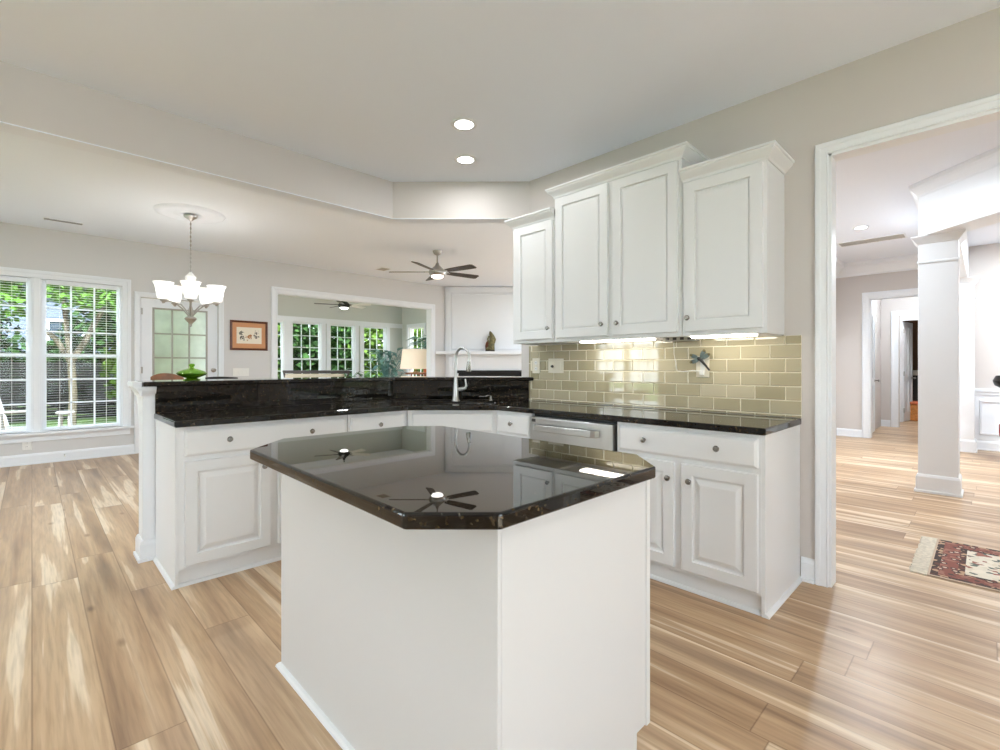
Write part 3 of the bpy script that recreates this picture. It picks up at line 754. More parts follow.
# side chair at the right edge
ch = thing('side_chair', 'black side chair with a red print seat by the wainscot', 'chair', (9.0, -0.33, 0))
bm = BM(); box(bm, -0.23, 0.23, -0.23, 0.23, 0.30, 0.46); obj('seat', bm, 'red', ch, 0.03)
for sx in (-1, 1):
    for sy in (-1, 1):
        bm = BM(); tube(bm, [(sx*0.2, sy*0.2, 0), (sx*0.2, sy*0.2, 0.31)], 0.018); obj('leg', bm, 'blackiron', ch)
bm = BM(); lathe(bm, [(0, 0), (0.06, 0.0), (0.15, 0.06), (0.17, 0.12), (0.14, 0.19), (0, 0.2)], T(0.2, 0.12, 0.90)); obj('headrest', bm, 'black', ch, smooth=True)
bm = BM(); tube(bm, [(0.22, -0.16, 0.31), (0.22, -0.16, 0.95)], 0.018); tube(bm, [(0.22, -0.16, 0.94), (0.2, 0.12, 0.95)], 0.018); tube(bm, [(0.22, -0.16, 0.6), (0.22, 0.0, 0.6), (0.22, 0.0, 0.93)], 0.014); obj('backrest', bm, 'blackiron', ch)

# rug
rg = thing('runner_rug', 'red and cream oriental runner with a white fringe on the oak floor', 'rug', (3.715, 0.25, 0.0))
bm = BM(); box(bm, 0, 0.82, -2.0, 0, 0.0, 0.009); obj('pile', bm, 'rug', rg, 0.003)
bm = BM()
for i in range(82):
    x = 0.005+0.81*i/81; j = random.uniform(-0.006, 0.006)
    tube(bm, [(x, 0, 0.006), (x+j*0.4, 0.035, 0.005), (x+j, 0.078+random.uniform(-0.006, 0.006), 0.0035)], 0.0048, 5)
box(bm, 0, 0.82, -0.002, 0.03, 0.0, 0.007)
obj('fringe', bm, 'fringe', rg)

# ------------------------------------------------------------------ cabinets
def ring_panel(bm, x0, x1, z0, z1, prof):
    """rectangular panel facing -y built from concentric rings: prof [(inset, y)], closed at the back (y = 0)"""
    rings = []
    for ins, y in [(0, 0.0)] + prof:
        rings.append([bm.verts.new(p) for p in ((x0+ins, y, z0+ins), (x1-ins, y, z0+ins), (x1-ins, y, z1-ins), (x0+ins, y, z1-ins))])
    for a, b in zip(rings, rings[1:]):
        for i in range(4): bm.faces.new((a[i], a[(i+1) % 4], b[(i+1) % 4], b[i]))
    bm.faces.new(rings[-1]); bm.faces.new(rings[0][::-1])
RAISED = [(0, -0.017), (0.003, -0.020), (0.058, -0.020), (0.061, -0.009), (0.068, -0.006), (0.073, -0.006), (0.098, -0.018), (0.102, -0.019)]
UPPERD = [(0, -0.017), (0.003, -0.020), (0.062, -0.020), (0.0645, -0.007), (0.071, -0.006), (0.076, -0.0115), (0.090, -0.0135)]
DRAWER = [(0, -0.010), (0.004, -0.014), (0.014, -0.020), (0.016, -0.020)]
def knob(parent, x, z):
    bm = BM(); lathe(bm, [(0, 0), (0.008, 0), (0.006, 0.006), (0.006, 0.014), (0.014, 0.018), (0.0165, 0.024), (0.013, 0.030), (0, 0.032)], T(x, -0.019, z) @ Rx(PI/2), 16)
    return obj('knob', bm, 'darknickel', parent, smooth=True)
def door_on(parent, x0, x1, z0, z1, prof, kx=None, kz=None):
    bm = BM(); ring_panel(bm, x0, x1, z0, z1, prof); d = obj('door', bm, 'cab', parent)
    if kx is not None: knob(d, kx, kz)
    return d
def drawer_on(parent, x0, x1, z0, z1, knobs):
    bm = BM(); ring_panel(bm, x0, x1, z0, z1, DRAWER); d = obj('drawer', bm, 'cab', parent)
    for k in knobs: knob(d, k, (z0+z1)/2+0.006)
    return d
CT = 0.920; CB = 0.884           # counter top and underside
DZ = (0.718, 0.862); DD = (0.116, 0.690)
def base_cabinet(label, w, loc, rotz, depth=0.58, group='white base cabinets'):
    c = thing('base_cabinet', label, 'cabinet', loc, rotz, group)
    bm = BM(); box(bm, 0, w, 0, depth, 0.095, CB); obj('carcass', bm, 'cab', c, 0.0015)
    bm = BM(); box(bm, 0, w, 0.024, depth, 0, 0.095); obj('toe_kick', bm, 'cab', c)
    return c
def shoe(parent, path):
    bm = BM(); sweep(bm, path, [(0, 0), (0.017, 0), (0.015, 0.008), (0.009, 0.015), (0, 0.018)], lambda a, b, h: (a, b, h)); return obj('shoe_molding', bm, 'cab', parent)
# wall run: local x -> -Y, y -> +X
RW = -PI/2; FXB = 2.53
c = base_cabinet('white double door base cabinet at the right end below the tiles', 0.80, (FXB, 1.57, 0), RW, 0.607)
drawer_on(c, 0.02, 0.787, *DZ, [0.193, 0.60])
door_on(c, 0.02, 0.364, *DD, RAISED, 0.337, 0.603); door_on(c, 0.407, 0.787, *DD, RAISED, 0.455, 0.603)
bm = BM(); box(bm, 0.80, 0.818, 0.0, 0.607, 0, CB); obj('end_panel', bm, 'cab', c, 0.0015)
shoe(c, [(0, 0.022), (0.80, 0.022)]); shoe(c, [(0.818, 0.0), (0.818, 0.607)])
c = base_cabinet('narrow white drawer base between the sink base and the dishwasher', 0.355, (FXB, 2.62, 0), RW, 0.60)
drawer_on(c, 0.02, 0.345, *DZ, [0.18]); door_on(c, 0.02, 0.345, *DD, RAISED, 0.06, 0.61)
shoe(c, [(0, 0.022), (0.355, 0.022)])
# peninsula run: front y = 3.10
FYP = 3.10
c = base_cabinet('white base cabinet with a two knob drawer at the free end of the peninsula', 0.985, (0.572, FYP, 0), 0, 0.585)
drawer_on(c, 0.028, 0.975, *DZ, [0.245, 0.725])
door_on(c, 0.028, 0.478, *DD, RAISED, 0.435, 0.612); door_on(c, 0.522, 0.975, *DD, RAISED, 0.565, 0.612)
bm = BM(); box(bm, -0.014, 0.0, 0.0, 0.585, 0, CB); obj('end_panel', bm, 'cab', c, 0.0015)
shoe(c, [(-0.014, 0.585), (-0.014, 0.0)]); shoe(c, [(0.0, 0.022), (0.985, 0.022)])
c = base_cabinet('white base cabinet with a one knob drawer left of the sink base', 0.48, (1.562, FYP, 0), 0, 0.585)
drawer_on(c, 0.015, 0.455, *DZ, [0.235]); door_on(c, 0.015, 0.455, *DD, RAISED, 0.40, 0.612)
shoe(c, [(0, 0.022), (0.48, 0.022)])
# sink base on the diagonal
sx0, sy0 = 2.047, FYP-0.003
sl = math.hypot(2.533-sx0, sy0-2.622)
sa = math.atan2(2.622-sy0, 2.533-sx0)
sb = thing('sink_base_cabinet', 'white diagonal sink base cabinet with a blank false drawer front', 'cabinet', (sx0, sy0, 0), sa, 'white base cabinets')
bm = BM(); box(bm, 0, sl, 0, 0.02, 0.095, CB); box(bm, 0.0, 0.02, 0.02, 0.5, 0.095, 0.6); box(bm, sl-0.02, sl, 0.02, 0.5, 0.095, 0.6); box(bm, 0.0, sl, 0.02, 0.5, 0.095, 0.115); obj('carcass', bm, 'cab', sb)
bm = BM(); box(bm, 0, sl, 0.012, 0.3, 0, 0.095); obj('toe_kick', bm, 'cab', sb)
bm = BM(); ring_panel(bm, 0.035, sl-0.03, *DZ, DRAWER); obj('false_front', bm, 'cab', sb)
door_on(sb, 0.035, sl/2-0.003, *DD, RAISED, sl/2-0.05, 0.61); door_on(sb, sl/2+0.003, sl-0.035, *DD, RAISED, sl/2+0.05, 0.61)
# dishwasher
dwt = thing('dishwasher', 'stainless dishwasher with a bar handle under the black counter', 'dishwasher', (FXB, 2.262, 0), RW)
DWW = 0.69
bm = BM(); box(bm, 0.0, DWW, 0.03, 0.58, 0.02, CB-0.004); obj('body', bm, 'black', dwt)
bm = BM(); box(bm, 0.004, DWW-0.014, -0.022, 0.03, 0.11, CB-0.022); obj('door', bm, 'steel', dwt, 0.004)
bm = BM()
hz = 0.795
prism(bm, [(0.05, -0.022), (0.06, -0.058), (0.085, -0.072), (DWW-0.145, -0.072), (DWW-0.12, -0.058), (DWW-0.11, -0.022), (DWW-0.125, -0.022), (DWW-0.135, -0.052), (DWW-0.15, -0.060), (0.09, -0.060), (0.075, -0.052), (0.065, -0.022)], hz-0.022, hz+0.022)
obj('handle', bm, 'steel', dwt, 0.004, smooth=False)
bm = BM(); box(bm, 0.02, 0.055, -0.0235, -0.02, CB-0.055, CB-0.035); obj('control_badge', bm, 'slot', dwt)
bm = BM(); box(bm, 0.01, DWW-0.04, 0.01, 0.03, 0.0, 0.10); obj('kick_plate', bm, 'black', dwt)

# ------------------------------------------------------------------ peninsula knee wall, granite
bm = BM()
prism(bm, [(0.502, 3.70), (2.289, 3.70), (WX, 2.849), (WX+0.10, 2.949), (2.345, 3.84), (0.502, 3.84)], 0, 1.088)
struct('wall_peninsula', bm, 'wall', 'knee wall carrying the raised bar')
bm = BM(); box(bm, 0.494, 0.502, 3.695, 3.845, 0, 1.088); box(bm, 0.494, 0.56, 3.690, 3.70, 0, 1.088)
ep = [(0.56, 3.690), (0.494, 3.690), (0.494, 3.845), (0.56, 3.845)]
sweep(bm, ep[::-1], [(-a, b) for a, b in BASEP] if False else [(a, b) for a, b in BASEP], lambda x, y, h: (x, y, h))
sweep(bm, ep[::-1], [(0, 1.03), (0.008, 1.03), (0.012, 1.04), (0.03, 1.065), (0.036, 1.08), (0.036, 1.088), (0, 1.088)], lambda x, y, h: (x, y, h))
sweep(bm, [(0.486, 3.66), (0.486, 3.90)], [(0, 1.03), (-0.008, 1.03), (-0.012, 1.045), (-0.03, 1.075), (-0.045, 1.09), (-0.045, 1.119), (0, 1.119)], lambda x, y, h: (x, y, h))
struct('trim_peninsula', bm, 'trim', 'white end post of the knee wall with base and cap')
br = thing('bar_bracket', 'white corbel bracket under the far side of the raised bar', 'bracket', (0.53, 3.845, 1.088))
bm = BM(); pr = [(0, 0), (0.20, 0), (0.20, -0.03), (0.15, -0.05), (0.11, -0.11), (0.07, -0.15), (0.05, -0.22), (0, -0.24)]
lo = [bm.verts.new((-0.03, a, b)) for a, b in pr]; hi = [bm.verts.new((0.03, a, b)) for a, b in pr]
bm.faces.new(lo); bm.faces.new(hi[::-1])
for i in range(len(pr)): bm.faces.new((lo[i], lo[(i+1) % len(pr)], hi[(i+1) % len(pr)], hi[i]))
obj('corbel', bm, 'trim', br)
# main counter (with sink cut-out)
d45 = math.sqrt(0.5)
sc_c = Vector((2.26, 2.82)) + Vector((d45, d45))*0.315      # sink centre
ux, uy = Vector((d45, -d45)), Vector((d45, d45))
def rrect(cx, hw, hd, r=0.05, n=4):
    pts = []
    for (sx_, sy_, a0) in ((1, 1, 0), (-1, 1, 90), (-1, -1, 180), (1, -1, 270)):
        for k in range(n+1):
            a = math.radians(a0+90*k/n); pts.append((sx_*(hw-r)+r*math.cos(a), sy_*(hd-r)+r*math.sin(a)))
    return [tuple(cx + ux*p[0] + uy*p[1]) for p in pts]
ctr = [(0.548, 3.06), (2.02, 3.06), (2.50, 2.58), (2.50, 0.742), (WX-0.012, 0.742), (WX-0.012, 2.83), (2.268, 3.675), (0.548, 3.675)]
bm = BM(); prism(bm, ctr, CB, CT, holes=[rrect(sc_c, 0.33, 0.20)])
co = obj('granite_counter', bm, 'granite', None, 0.007, 3); tag(co, 'polished black granite counter running along the wall, sink and peninsula', 'countertop')
# sink bowl
sk = thing('sink', 'stainless undermount sink bowl in the diagonal counter', 'sink', (0, 0, 0))
bm = BM()
r0 = [bm.verts.new((*p, CB-0.001)) for p in rrect(sc_c, 0.335, 0.205)]; r1 = [bm.verts.new((*p, CB-0.17)) for p in rrect(sc_c, 0.325, 0.195)]; r2 = [bm.verts.new((*p, CB-0.19)) for p in rrect(sc_c, 0.29, 0.16)]
for a, b in ((r0, r1), (r1, r2)):
    for i in range(len(a)): bm.faces.new((a[i], a[(i+1) % len(a)], b[(i+1) % len(a)], b[i]))
bm.faces.new(r2)
s_ = obj('bowl', bm, 'steel', sk, smooth=True)
sol = s_.modifiers.new('thick', 'SOLIDIFY'); sol.thickness = 0.003
bm = BM(); lathe(bm, [(0, 0.004), (0.03, 0.004), (0.042, 0.002), (0.042, 0)], T(sc_c.x, sc_c.y, CB-0.187)); obj('drain', bm, 'darknickel', sk, smooth=True)
# faucet
fb = Vector((2.572, 3.163))
fc = thing('faucet', 'chrome gooseneck pull down faucet behind the sink', 'faucet', (fb.x, fb.y, CT), -PI/4)
# local x = to the right along the diagonal, -y = towards the sink
bm = BM(); lathe(bm, [(0, 0), (0.034, 0), (0.034, 0.006), (0.029, 0.012), (0.026, 0.06), (0.022, 0.13), (0.017, 0.17), (0.0135, 0.20), (0, 0.20)]); obj('body', bm, 'steel', fc, smooth=True)
dr = Vector((0.78, -0.62, 0)).normalized(); Rr = 0.078
pts = [(0, 0, 0.19), (0, 0, 0.36)]
for k in range(1, 15):
    a = PI - (PI+0.25)*k/14
    q = dr*(Rr+Rr*math.cos(a)); pts.append((q.x, q.y, 0.36+Rr*1.15*math.sin(a)))
bm = BM(); tube(bm, pts, 0.0108, 14); obj('spout', bm, 'steel', fc, smooth=True)
e = Vector(pts[-1]); p_ = Vector(pts[-2]); dd = (e-p_).normalized()
bm = BM(); tube(bm, [e, e+dd*0.02, e+dd*0.07, e+dd*0.085], [0.0145, 0.016, 0.021, 0.019], 14); obj('spray_head', bm, 'darknickel', fc, smooth=True)
bm = BM(); tube(bm, [(0.015, -0.005, 0.10), (0.055, -0.02, 0.105), (0.085, -0.03, 0.112), (0.092, -0.033, 0.135), (0.082, -0.03, 0.19)], [0.016, 0.015, 0.011, 0.009, 0.006], 12); obj('lever', bm, 'steel', fc, smooth=True)
# soap dispenser
sd = thing('soap_dispenser', 'small dark soap pump on the counter right of the faucet', 'soap dispenser', (2.80, 2.97, CT), -PI/4)
bm = BM(); lathe(bm, [(0, 0), (0.02, 0), (0.02, 0.008), (0.012, 0.014), (0.012, 0.03), (0, 0.03)]); obj('collar', bm, 'darknickel', sd, smooth=True)
bm = BM(); tube(bm, [(0, 0, 0.03), (0, 0, 0.045), (-0.02, -0.02, 0.048), (-0.04, -0.04, 0.044)], 0.006, 10); obj('nozzle', bm, 'darknickel', sd, smooth=True)
# riser behind the counter
bm = BM()
prism(bm, [(0.556, 3.676), (2.280, 3.676), (WX-0.014, 2.829), (WX-0.014, 2.849+0.014), (2.289, 3.699), (0.556, 3.699)], CT, 1.089)
o = obj('granite_riser', bm, 'granite', None, 0.0015); tag(o, 'upright black granite splash between the counter and the raised bar', 'backsplash')
# bar top
bm = BM()
prism(bm, [(0.490, 3.635), (2.263, 3.635), (WX-0.014, 2.770), (WX-0.014, 2.93), (WX+0.09, 2.955), (WX+0.09, 3.29), (2.43, 4.06), (0.60, 4.06), (0.490, 3.95)], 1.090, 1.120)
o = obj('raised_counter', bm, 'granite', None, 0.006, 3); tag(o, 'raised black granite bar top above the peninsula', 'countertop')

# ------------------------------------------------------------------ island
ix0, ix1, iy0, iy1 = 0.722, 1.385, 0.745, 2.005
il = thing('kitchen_island', 'white panelled kitchen island standing in the middle of the oak floor', 'island', (ix0, iy0, 0))
iw, idp = ix1-ix0, iy1-iy0
bm = BM(); box(bm, 0.004, iw-0.03, 0.004, idp-0.004, 0.10, CB); box(bm, 0.004, iw-0.10, 0.004, idp-0.004, 0, 0.10); obj('carcass', bm, 'cab_shaded', il, 0.001)
bm = BM(); box(bm, 0, 0.012, -0.001, idp+0.001, 0, CB); obj('side_panel', bm, 'cab_shaded', il, 0.002)
for yy in (0, idp-0.012):
    bm = BM()
    prof = [(0.0125, 0), (iw-0.075, 0), (iw-0.075, 0.105), (iw-0.022, 0.105), (iw-0.022, CB), (0.0125, CB)]
    lo = [bm.verts.new((a, yy, b)) for a, b in prof]; hi = [bm.verts.new((a, yy+0.012, b)) for a, b in prof]
    bm.faces.new(lo); bm.faces.new(hi[::-1])
    for i in range(6): bm.faces.new((lo[i], lo[(i+1) % 6], hi[(i+1) % 6], hi[i]))
    obj('end_panel', bm, 'cab_shaded', il)
bm = BM(); box(bm, iw-0.022, iw, -0.004, idp+0.004, 0.10, CB); obj('face_frame', bm, 'cab_shaded', il, 0.002)
shoe(il, [(0.012, idp), (0, idp), (0, 0), (iw-0.08, 0)])
bm = BM(); lathe(bm, [(0, -0.03), (0.02, -0.03), (0.03, 0), (0, 0)], T(-0.03, -0.02, CB), 12)
bm.free()
# doors of the island face the wall run
fr = bpy.data.objects.new('door_side', None)
bpy.data.objects.remove(fr)
for k in range(3):
    y_0 = 0.02+k*(idp-0.04)/3+0.008; y_1 = 0.02+(k+1)*(idp-0.04)/3-0.008
    for (z0, z1, prof, nm) in ((DD[0], DD[1], RAISED, 'door'), (DZ[0], DZ[1], DRAWER, 'drawer')):
        bm = BM(); ring_panel(bm, y_0, y_1, z0, z1, prof)
        mtx = T(iw, 0, 0) @ Rz(PI/2)
        bmesh.ops.transform(bm, matrix=mtx, verts=bm.verts[:])
        d = obj(nm, bm, 'cab_shaded', il)
        kz = z1-0.07 if nm == 'door' else (z0+z1)/2; ky = y_1-0.04 if nm == 'door' else (y_0+y_1)/2
        bm = BM(); lathe(bm, [(0, 0), (0.008, 0), (0.006, 0.006), (0.006, 0.014), (0.014, 0.018), (0.0165, 0.024), (0.013, 0.030), (0, 0.032)], T(iw+0.019, ky, kz) @ Ry(PI/2), 16); obj('knob', bm, 'darknickel', d, smooth=True)
ip = [(0.538, 0.83), (0.680, 0.690), (1.325, 0.690), (1.465, 0.83), (1.465, 1.90), (1.335, 2.032), (0.735, 2.032), (0.555, 1.845)]
bm = BM(); prism(bm, ip, CB, CT)
o = obj('island_counter', bm, 'granite', None, 0.007, 3); tag(o, 'polished black granite top with clipped corners on the island', 'countertop')

# ------------------------------------------------------------------ tiled backsplash
TY0, TY1, TZ0, TZ1 = 0.745, 2.835, CT+0.001, 1.395
bm = BM(); box(bm, WX-0.006, WX-0.0005, TY0, TY1, TZ0, TZ1)
o = struct('wall_backsplash', bm, 'grout', 'olive glass subway tile backsplash with cream grout')
bm = BM(); rh, tw, gr = 0.0815, 0.1645, 0.0062
z = 0.936-rh; r = 0
def tile(bm, y0, y1, z0, z1):
    if y1-y0 < 0.012 or z1-z0 < 0.006: return
    b = 0.0025
    f = [bm.verts.new((WX-0.0105, a, c)) for a, c in ((y0+b, z0+b), (y1-b, z0+b), (y1-b, z1-b), (y0+b, z1-b))]
    s = [bm.verts.new((WX-0.008, a, c)) for a, c in ((y0, z0), (y1, z0), (y1, z1), (y0, z1))]
    k = [bm.verts.new((WX-0.004, a, c)) for a, c in ((y0, z0), (y1, z0), (y1, z1), (y0, z1))]
    bm.faces.new(f)
    for a, c in ((f, s), (s, k)):
        for i in range(4): bm.faces.new((a[i], a[(i+1) % 4], c[(i+1) % 4], c[i]))
while z < TZ1:
    off = 0.907 + (0 if r % 2 == 1 else tw/2)
    y = off-tw*3
    while y < TY1:
        a0, a1 = max(y+gr/2, TY0+0.001), min(y+tw-gr/2, TY1-0.022)
        b0, b1 = max(z+gr/2, TZ0+0.002), min(z+rh-gr/2, TZ1-0.002)
        tile(bm, a0, a1, b0, b1); y += tw
    z += rh; r += 1
zz = TZ0+0.01
while zz < TZ1-0.02:
    tile(bm, TY1-0.018, TY1-0.001, zz, min(zz+0.15, TZ1-0.002)); zz += 0.155
t_ = obj('tile', bm, 'tile', o)
# plates on the tiles
def plate(name, label, cat, y0, y1, z0, z1, x=WX-0.0105, m='plastic', ups=2, nx=1, group='wall plates'):
    t = thing(name, label, cat, (x, (y0+y1)/2, (z0+z1)/2), RW, group)
    w, h = y1-y0, z1-z0
    bm = BM(); box(bm, -w/2, w/2, -0.007, 0.0, -h/2, h/2); obj('plate', bm, m, t, 0.003)
    return t, w, h
def receptacle(t, x, z):
    bm = BM(); lathe(bm, [(0, 0), (0.017, 0), (0.016, 0.004), (0, 0.004)], T(x, -0.0068, z) @ Rx(PI/2), 20); o = obj('receptacle', bm, 'whiteplastic', t)
    bm = BM()
    for dx in (-0.006, 0.006): box(bm, x+dx-0.0012, x+dx+0.0012, -0.0115, -0.0105, z-0.003, z+0.006)
    obj('slot', bm, 'slot', o)
t, w, h = plate('outlet_plate', 'narrow beige outlet plate on the tiles nearest the bar', 'outlet', 2.70, 2.785, 1.155, 1.285)
receptacle(t, 0, 0.025); receptacle(t, 0, -0.025)
t, w, h = plate('switch_plate', 'square beige switch plate on the tiles right of the narrow outlet', 'switch', 2.445, 2.605, 1.160, 1.280)
bm = BM(); box(bm, -0.05, -0.016, -0.011, -0.006, -0.03, 0.03); obj('toggle', bm, 'plastic', t, 0.002)
bm = BM(); lathe(bm, [(0, 0), (0.012, 0), (0.010, 0.014), (0, 0.015)], T(-0.03, -0.010, -0.005) @ Rx(PI/2), 16); obj('dimmer_knob', bm, 'slot', t)
bm = BM(); box(bm, 0.014, 0.052, -0.010, -0.006, -0.035, 0.035); obj('rocker', bm, 'plastic', t, 0.002)
t, w, h = plate('outlet_plate', 'beige outlet plate holding the dragonfly light on the tiles', 'outlet', 1.26, 1.345, 1.145, 1.285)
receptacle(t, 0.0, 0.03); receptacle(t, 0.0, -0.03)
# dragonfly night light
df = thing('night_light', 'blue green dragonfly shaped plug in night light on the tiles', 'night light', (WX-0.022, 1.30, 1.235), RW)
bm = BM(); box(bm, -0.016, 0.016, 0.0, 0.008, -0.06, 0.0); box(bm, -0.014, 0.014, -0.02, 0.0, -0.075, -0.045); obj('plug_body', bm, 'whiteplastic', df, 0.003)
bm = BM(); tube(bm, [(0.052, -0.018, -0.045), (0.03, -0.024, -0.015), (0.0, -0.026, 0.02), (-0.02, -0.024, 0.035)], [0.006, 0.007, 0.009, 0.011], 10); obj('tail', bm, 'blackiron', df, smooth=True)
for (a, l, dx, dz) in ((155, 0.062, -0.012, 0.03), (195, 0.058, -0.012, 0.022), (62, 0.06, -0.004, 0.034), (32, 0.062, 0.004, 0.028)):
    bm = BM(); n = 12; ca, sa_ = math.cos(math.radians(a)), math.sin(math.radians(a)); f1 = []; f2 = []
    for k in range(n):
        th = 2*PI*k/n; u = l/2+l/2*math.cos(th); v = 0.017*math.sin(th)*(0.6+0.4*u/l)
        p = (dx+u*ca-v*sa_, dz+u*sa_+v*ca); f1.append(bm.verts.new((p[0], -0.028, p[1]))); f2.append(bm.verts.new((p[0], -0.025, p[1])))
    bm.faces.new(f1); bm.faces.new(f2[::-1])
    for k in range(n): bm.faces.new((f1[k], f1[(k+1) % n], f2[(k+1) % n], f2[k]))
    wg = obj('wing', bm, 'ornament', df)
    bm = BM(); lathe(bm, [(0, -0.006), (0.009, -0.002), (0.009, 0.002), (0, 0.006)], T(dx+l*0.92*ca, -0.03, dz+l*0.92*sa_) @ Rx(PI/2), 12); obj('bead', bm, 'bronze', wg, smooth=True)
cd = BM(); tube(cd, [(WX-0.03, 1.315, 1.185), (WX-0.03, 1.36, 1.188), (WX-0.028, 1.43, 1.180), (WX-0.025, 1.47, 1.186), (WX-0.02, 1.495, 1.30), (WX-0.02, 1.495, 1.388)], [0.0035, 0.0035, 0.003, 0.0025, 0.0015, 0.0015], 8)
o = obj('light_cord', cd, 'whiteplastic', None, smooth=True); tag(o, 'thin white cord running from the dragonfly outlet up under the cabinet', 'cord')

# ------------------------------------------------------------------ upper cabinets
UX = 2.83; UB = 1.398
def upper(label, ya, yb, top, crown_sides, doors):
    """ya = left end (larger y), yb = right end"""
    w = ya-yb; d = WX-UX
    c = thing('wall_cabinet', label, 'cabinet', (UX, ya, 0), RW, 'white wall cabinets')
    bm = BM(); box(bm, 0, w, 0, d, UB+0.018, top); box(bm, 0, w, 0, 0.02, UB, UB+0.018); box(bm, 0, 0.016, 0.02, d, UB, UB+0.018); box(bm, w-0.016, w, 0.02, d, UB, UB+0.018); obj('carcass', bm, 'cab', c, 0.0015)
    for (x0, x1, kx) in doors: door_on(c, x0, x1, UB+0.028, top-0.03, UPPERD, kx, UB+0.108)
    prof = [(0, top-0.02), (0.006, top-0.02), (0.009, top-0.008), (0.012, top-0.004), (0.020, top+0.004), (0.034, top+0.018), (0.044, top+0.030), (0.044, top+0.036), (0.052, top+0.040), (0.052, top+0.052), (0, top+0.052)]
    path = [(0, d), (0, 0), (w, 0), (w, d)]
    if 'l' not in crown_sides: path = path[1:]
    if 'r' not in crown_sides: path = path[:-1]
    bm = BM(); sweep(bm, path, [(o_, h_) for o_, h_ in prof], lambda a, b, h_: (a, b, h_)); box(bm, 0, w, 0, d, top+0.03, top+0.05); obj('crown', bm, 'cab', c)
    return c
upper('short white wall cabinet at the far end by the bar', 2.735, 2.300, 2.360, 'l', [(0.036, 0.424, 0.395)])
upper('tall white double door wall cabinet, highest of the three', 2.297, 1.306, 2.503, 'lr', [(0.02, 0.474, 0.436), (0.514, 0.972, 0.556)])
upper('wide single door white wall cabinet nearest the wide opening', 1.303, 0.832, 2.350, 'r', [(0.02, 0.452, 0.046)])
for y0_, y1_, lb in ((1.56, 2.125, 'lit strip light under the tall wall cabinet'), (0.93, 1.285, 'lit strip light under the rightmost wall cabinet')):
    u = thing('strip_light', lb, 'light', (2.95, (y0_+y1_)/2, UB+0.018), RW, 'under cabinet strip lights'); w = y1_-y0_
    bm = BM(); box(bm, -w/2-0.01, w/2+0.01, -0.05, 0.05, -0.012, 0); obj('housing', bm, 'whiteplastic', u, 0.002)
    bm = BM(); box(bm, -w/2, w/2, -0.045, 0.045, -0.026, -0.012); obj('lens', bm, 'strip', u, 0.006)
u = thing('plug_strip', 'brown plug strip under the cabinets between the two lit strips', 'plug strip', (3.06, 1.42, UB+0.018), RW)
bm = BM(); box(bm, -0.11, 0.11, -0.03, 0.03, -0.035, 0); obj('body', bm, M['vent'], u, 0.004)
for k in range(4):
    bm = BM(); box(bm, -0.09+0.05*k, -0.065+0.05*k, -0.032, -0.03, -0.027, -0.010); obj('socket', bm, 'slot', u)

# ------------------------------------------------------------------ ceiling lights
def downlight(label, x, y, z, watts, group, color=(0.95, 0.97, 1.0)):
    t = thing('recessed_light', label, 'light', (x, y, z), 0, group)
    bm = BM(); lathe(bm, [(0.062, -0.001), (0.062, -0.006), (0.085, -0.006), (0.09, -0.002), (0.09, 0.0)], None, 32); obj('trim_ring', bm, 'trim', t, smooth=True)
    bm = BM(); lathe(bm, [(0, -0.004), (0.062, -0.004), (0.062, -0.001)], None, 32); obj('lens', bm, 'lamp', t)
    l = lamp(t, (0, 0, -0.02), watts, 0.12, color)
    return t
kg = 'recessed kitchen lights'
COOL = (0.84, 0.93, 1.0)
downlight('upper of the two glowing recessed ceiling lights seen above the island', 2.08, 2.47, CZ, 4.5, kg)
downlight('glowing recessed ceiling light nearest the diagonal corner of the beam', 2.445, 2.885, CZ, 4.5, kg)
for x, y in ((-1.2, 0.3), (0.9, -1.2), (2.3, -0.9), (-0.6, -1.4)):  # fill lights added out of view to brighten the kitchen
    downlight('unseen fill light added over the open kitchen floor', x, y, CZ, DOWN_W, kg)
fg = 'recessed foyer lights'
downlight('small glowing recessed light in the foyer ceiling beside the long vent', 7.53, 1.13, FZ+0.03, FAR_W*0.8, fg, COOL)
for x, y, k in ((4.6, 0.9, 0.2), (5.6, 1.35, 0.6), (7.6, -1.6, 1.2), (8.8, -0.8, 1.2)):  # extra fill lights placed out of view to brighten the foyer
    downlight('unseen fill light added over the foyer floor', x, y, FZ+0.03, FAR_W*k, fg, COOL)
downlight('fill light added over the hall floor', 11.3, 0.9, FZ+0.03, FAR_W*0.55, fg, COOL); downlight('fill light added over the closet floor', 13.0, 0.9, FZ+0.03, FAR_W*0.4, fg)  # both added to lift the hall and closet

for x in (-2.0, -0.6, 0.8, 2.2):  # added where the beam hides them, to brighten the dining area
    downlight('fill light added out of sight behind the dropped beam', x, 4.45, FZ, 16.0, 'added fill lights behind the beam', COOL)
for x, y in ((4.2, 3.6), (6.4, 3.6), (7.6, 5.4)):  # added in the hidden part of the ceiling as family room fill
    downlight('family room fill light added out of sight behind the wall cabinets', x, y, FZ, 26.0, 'added family room fill lights', (0.76, 0.89, 1.0))
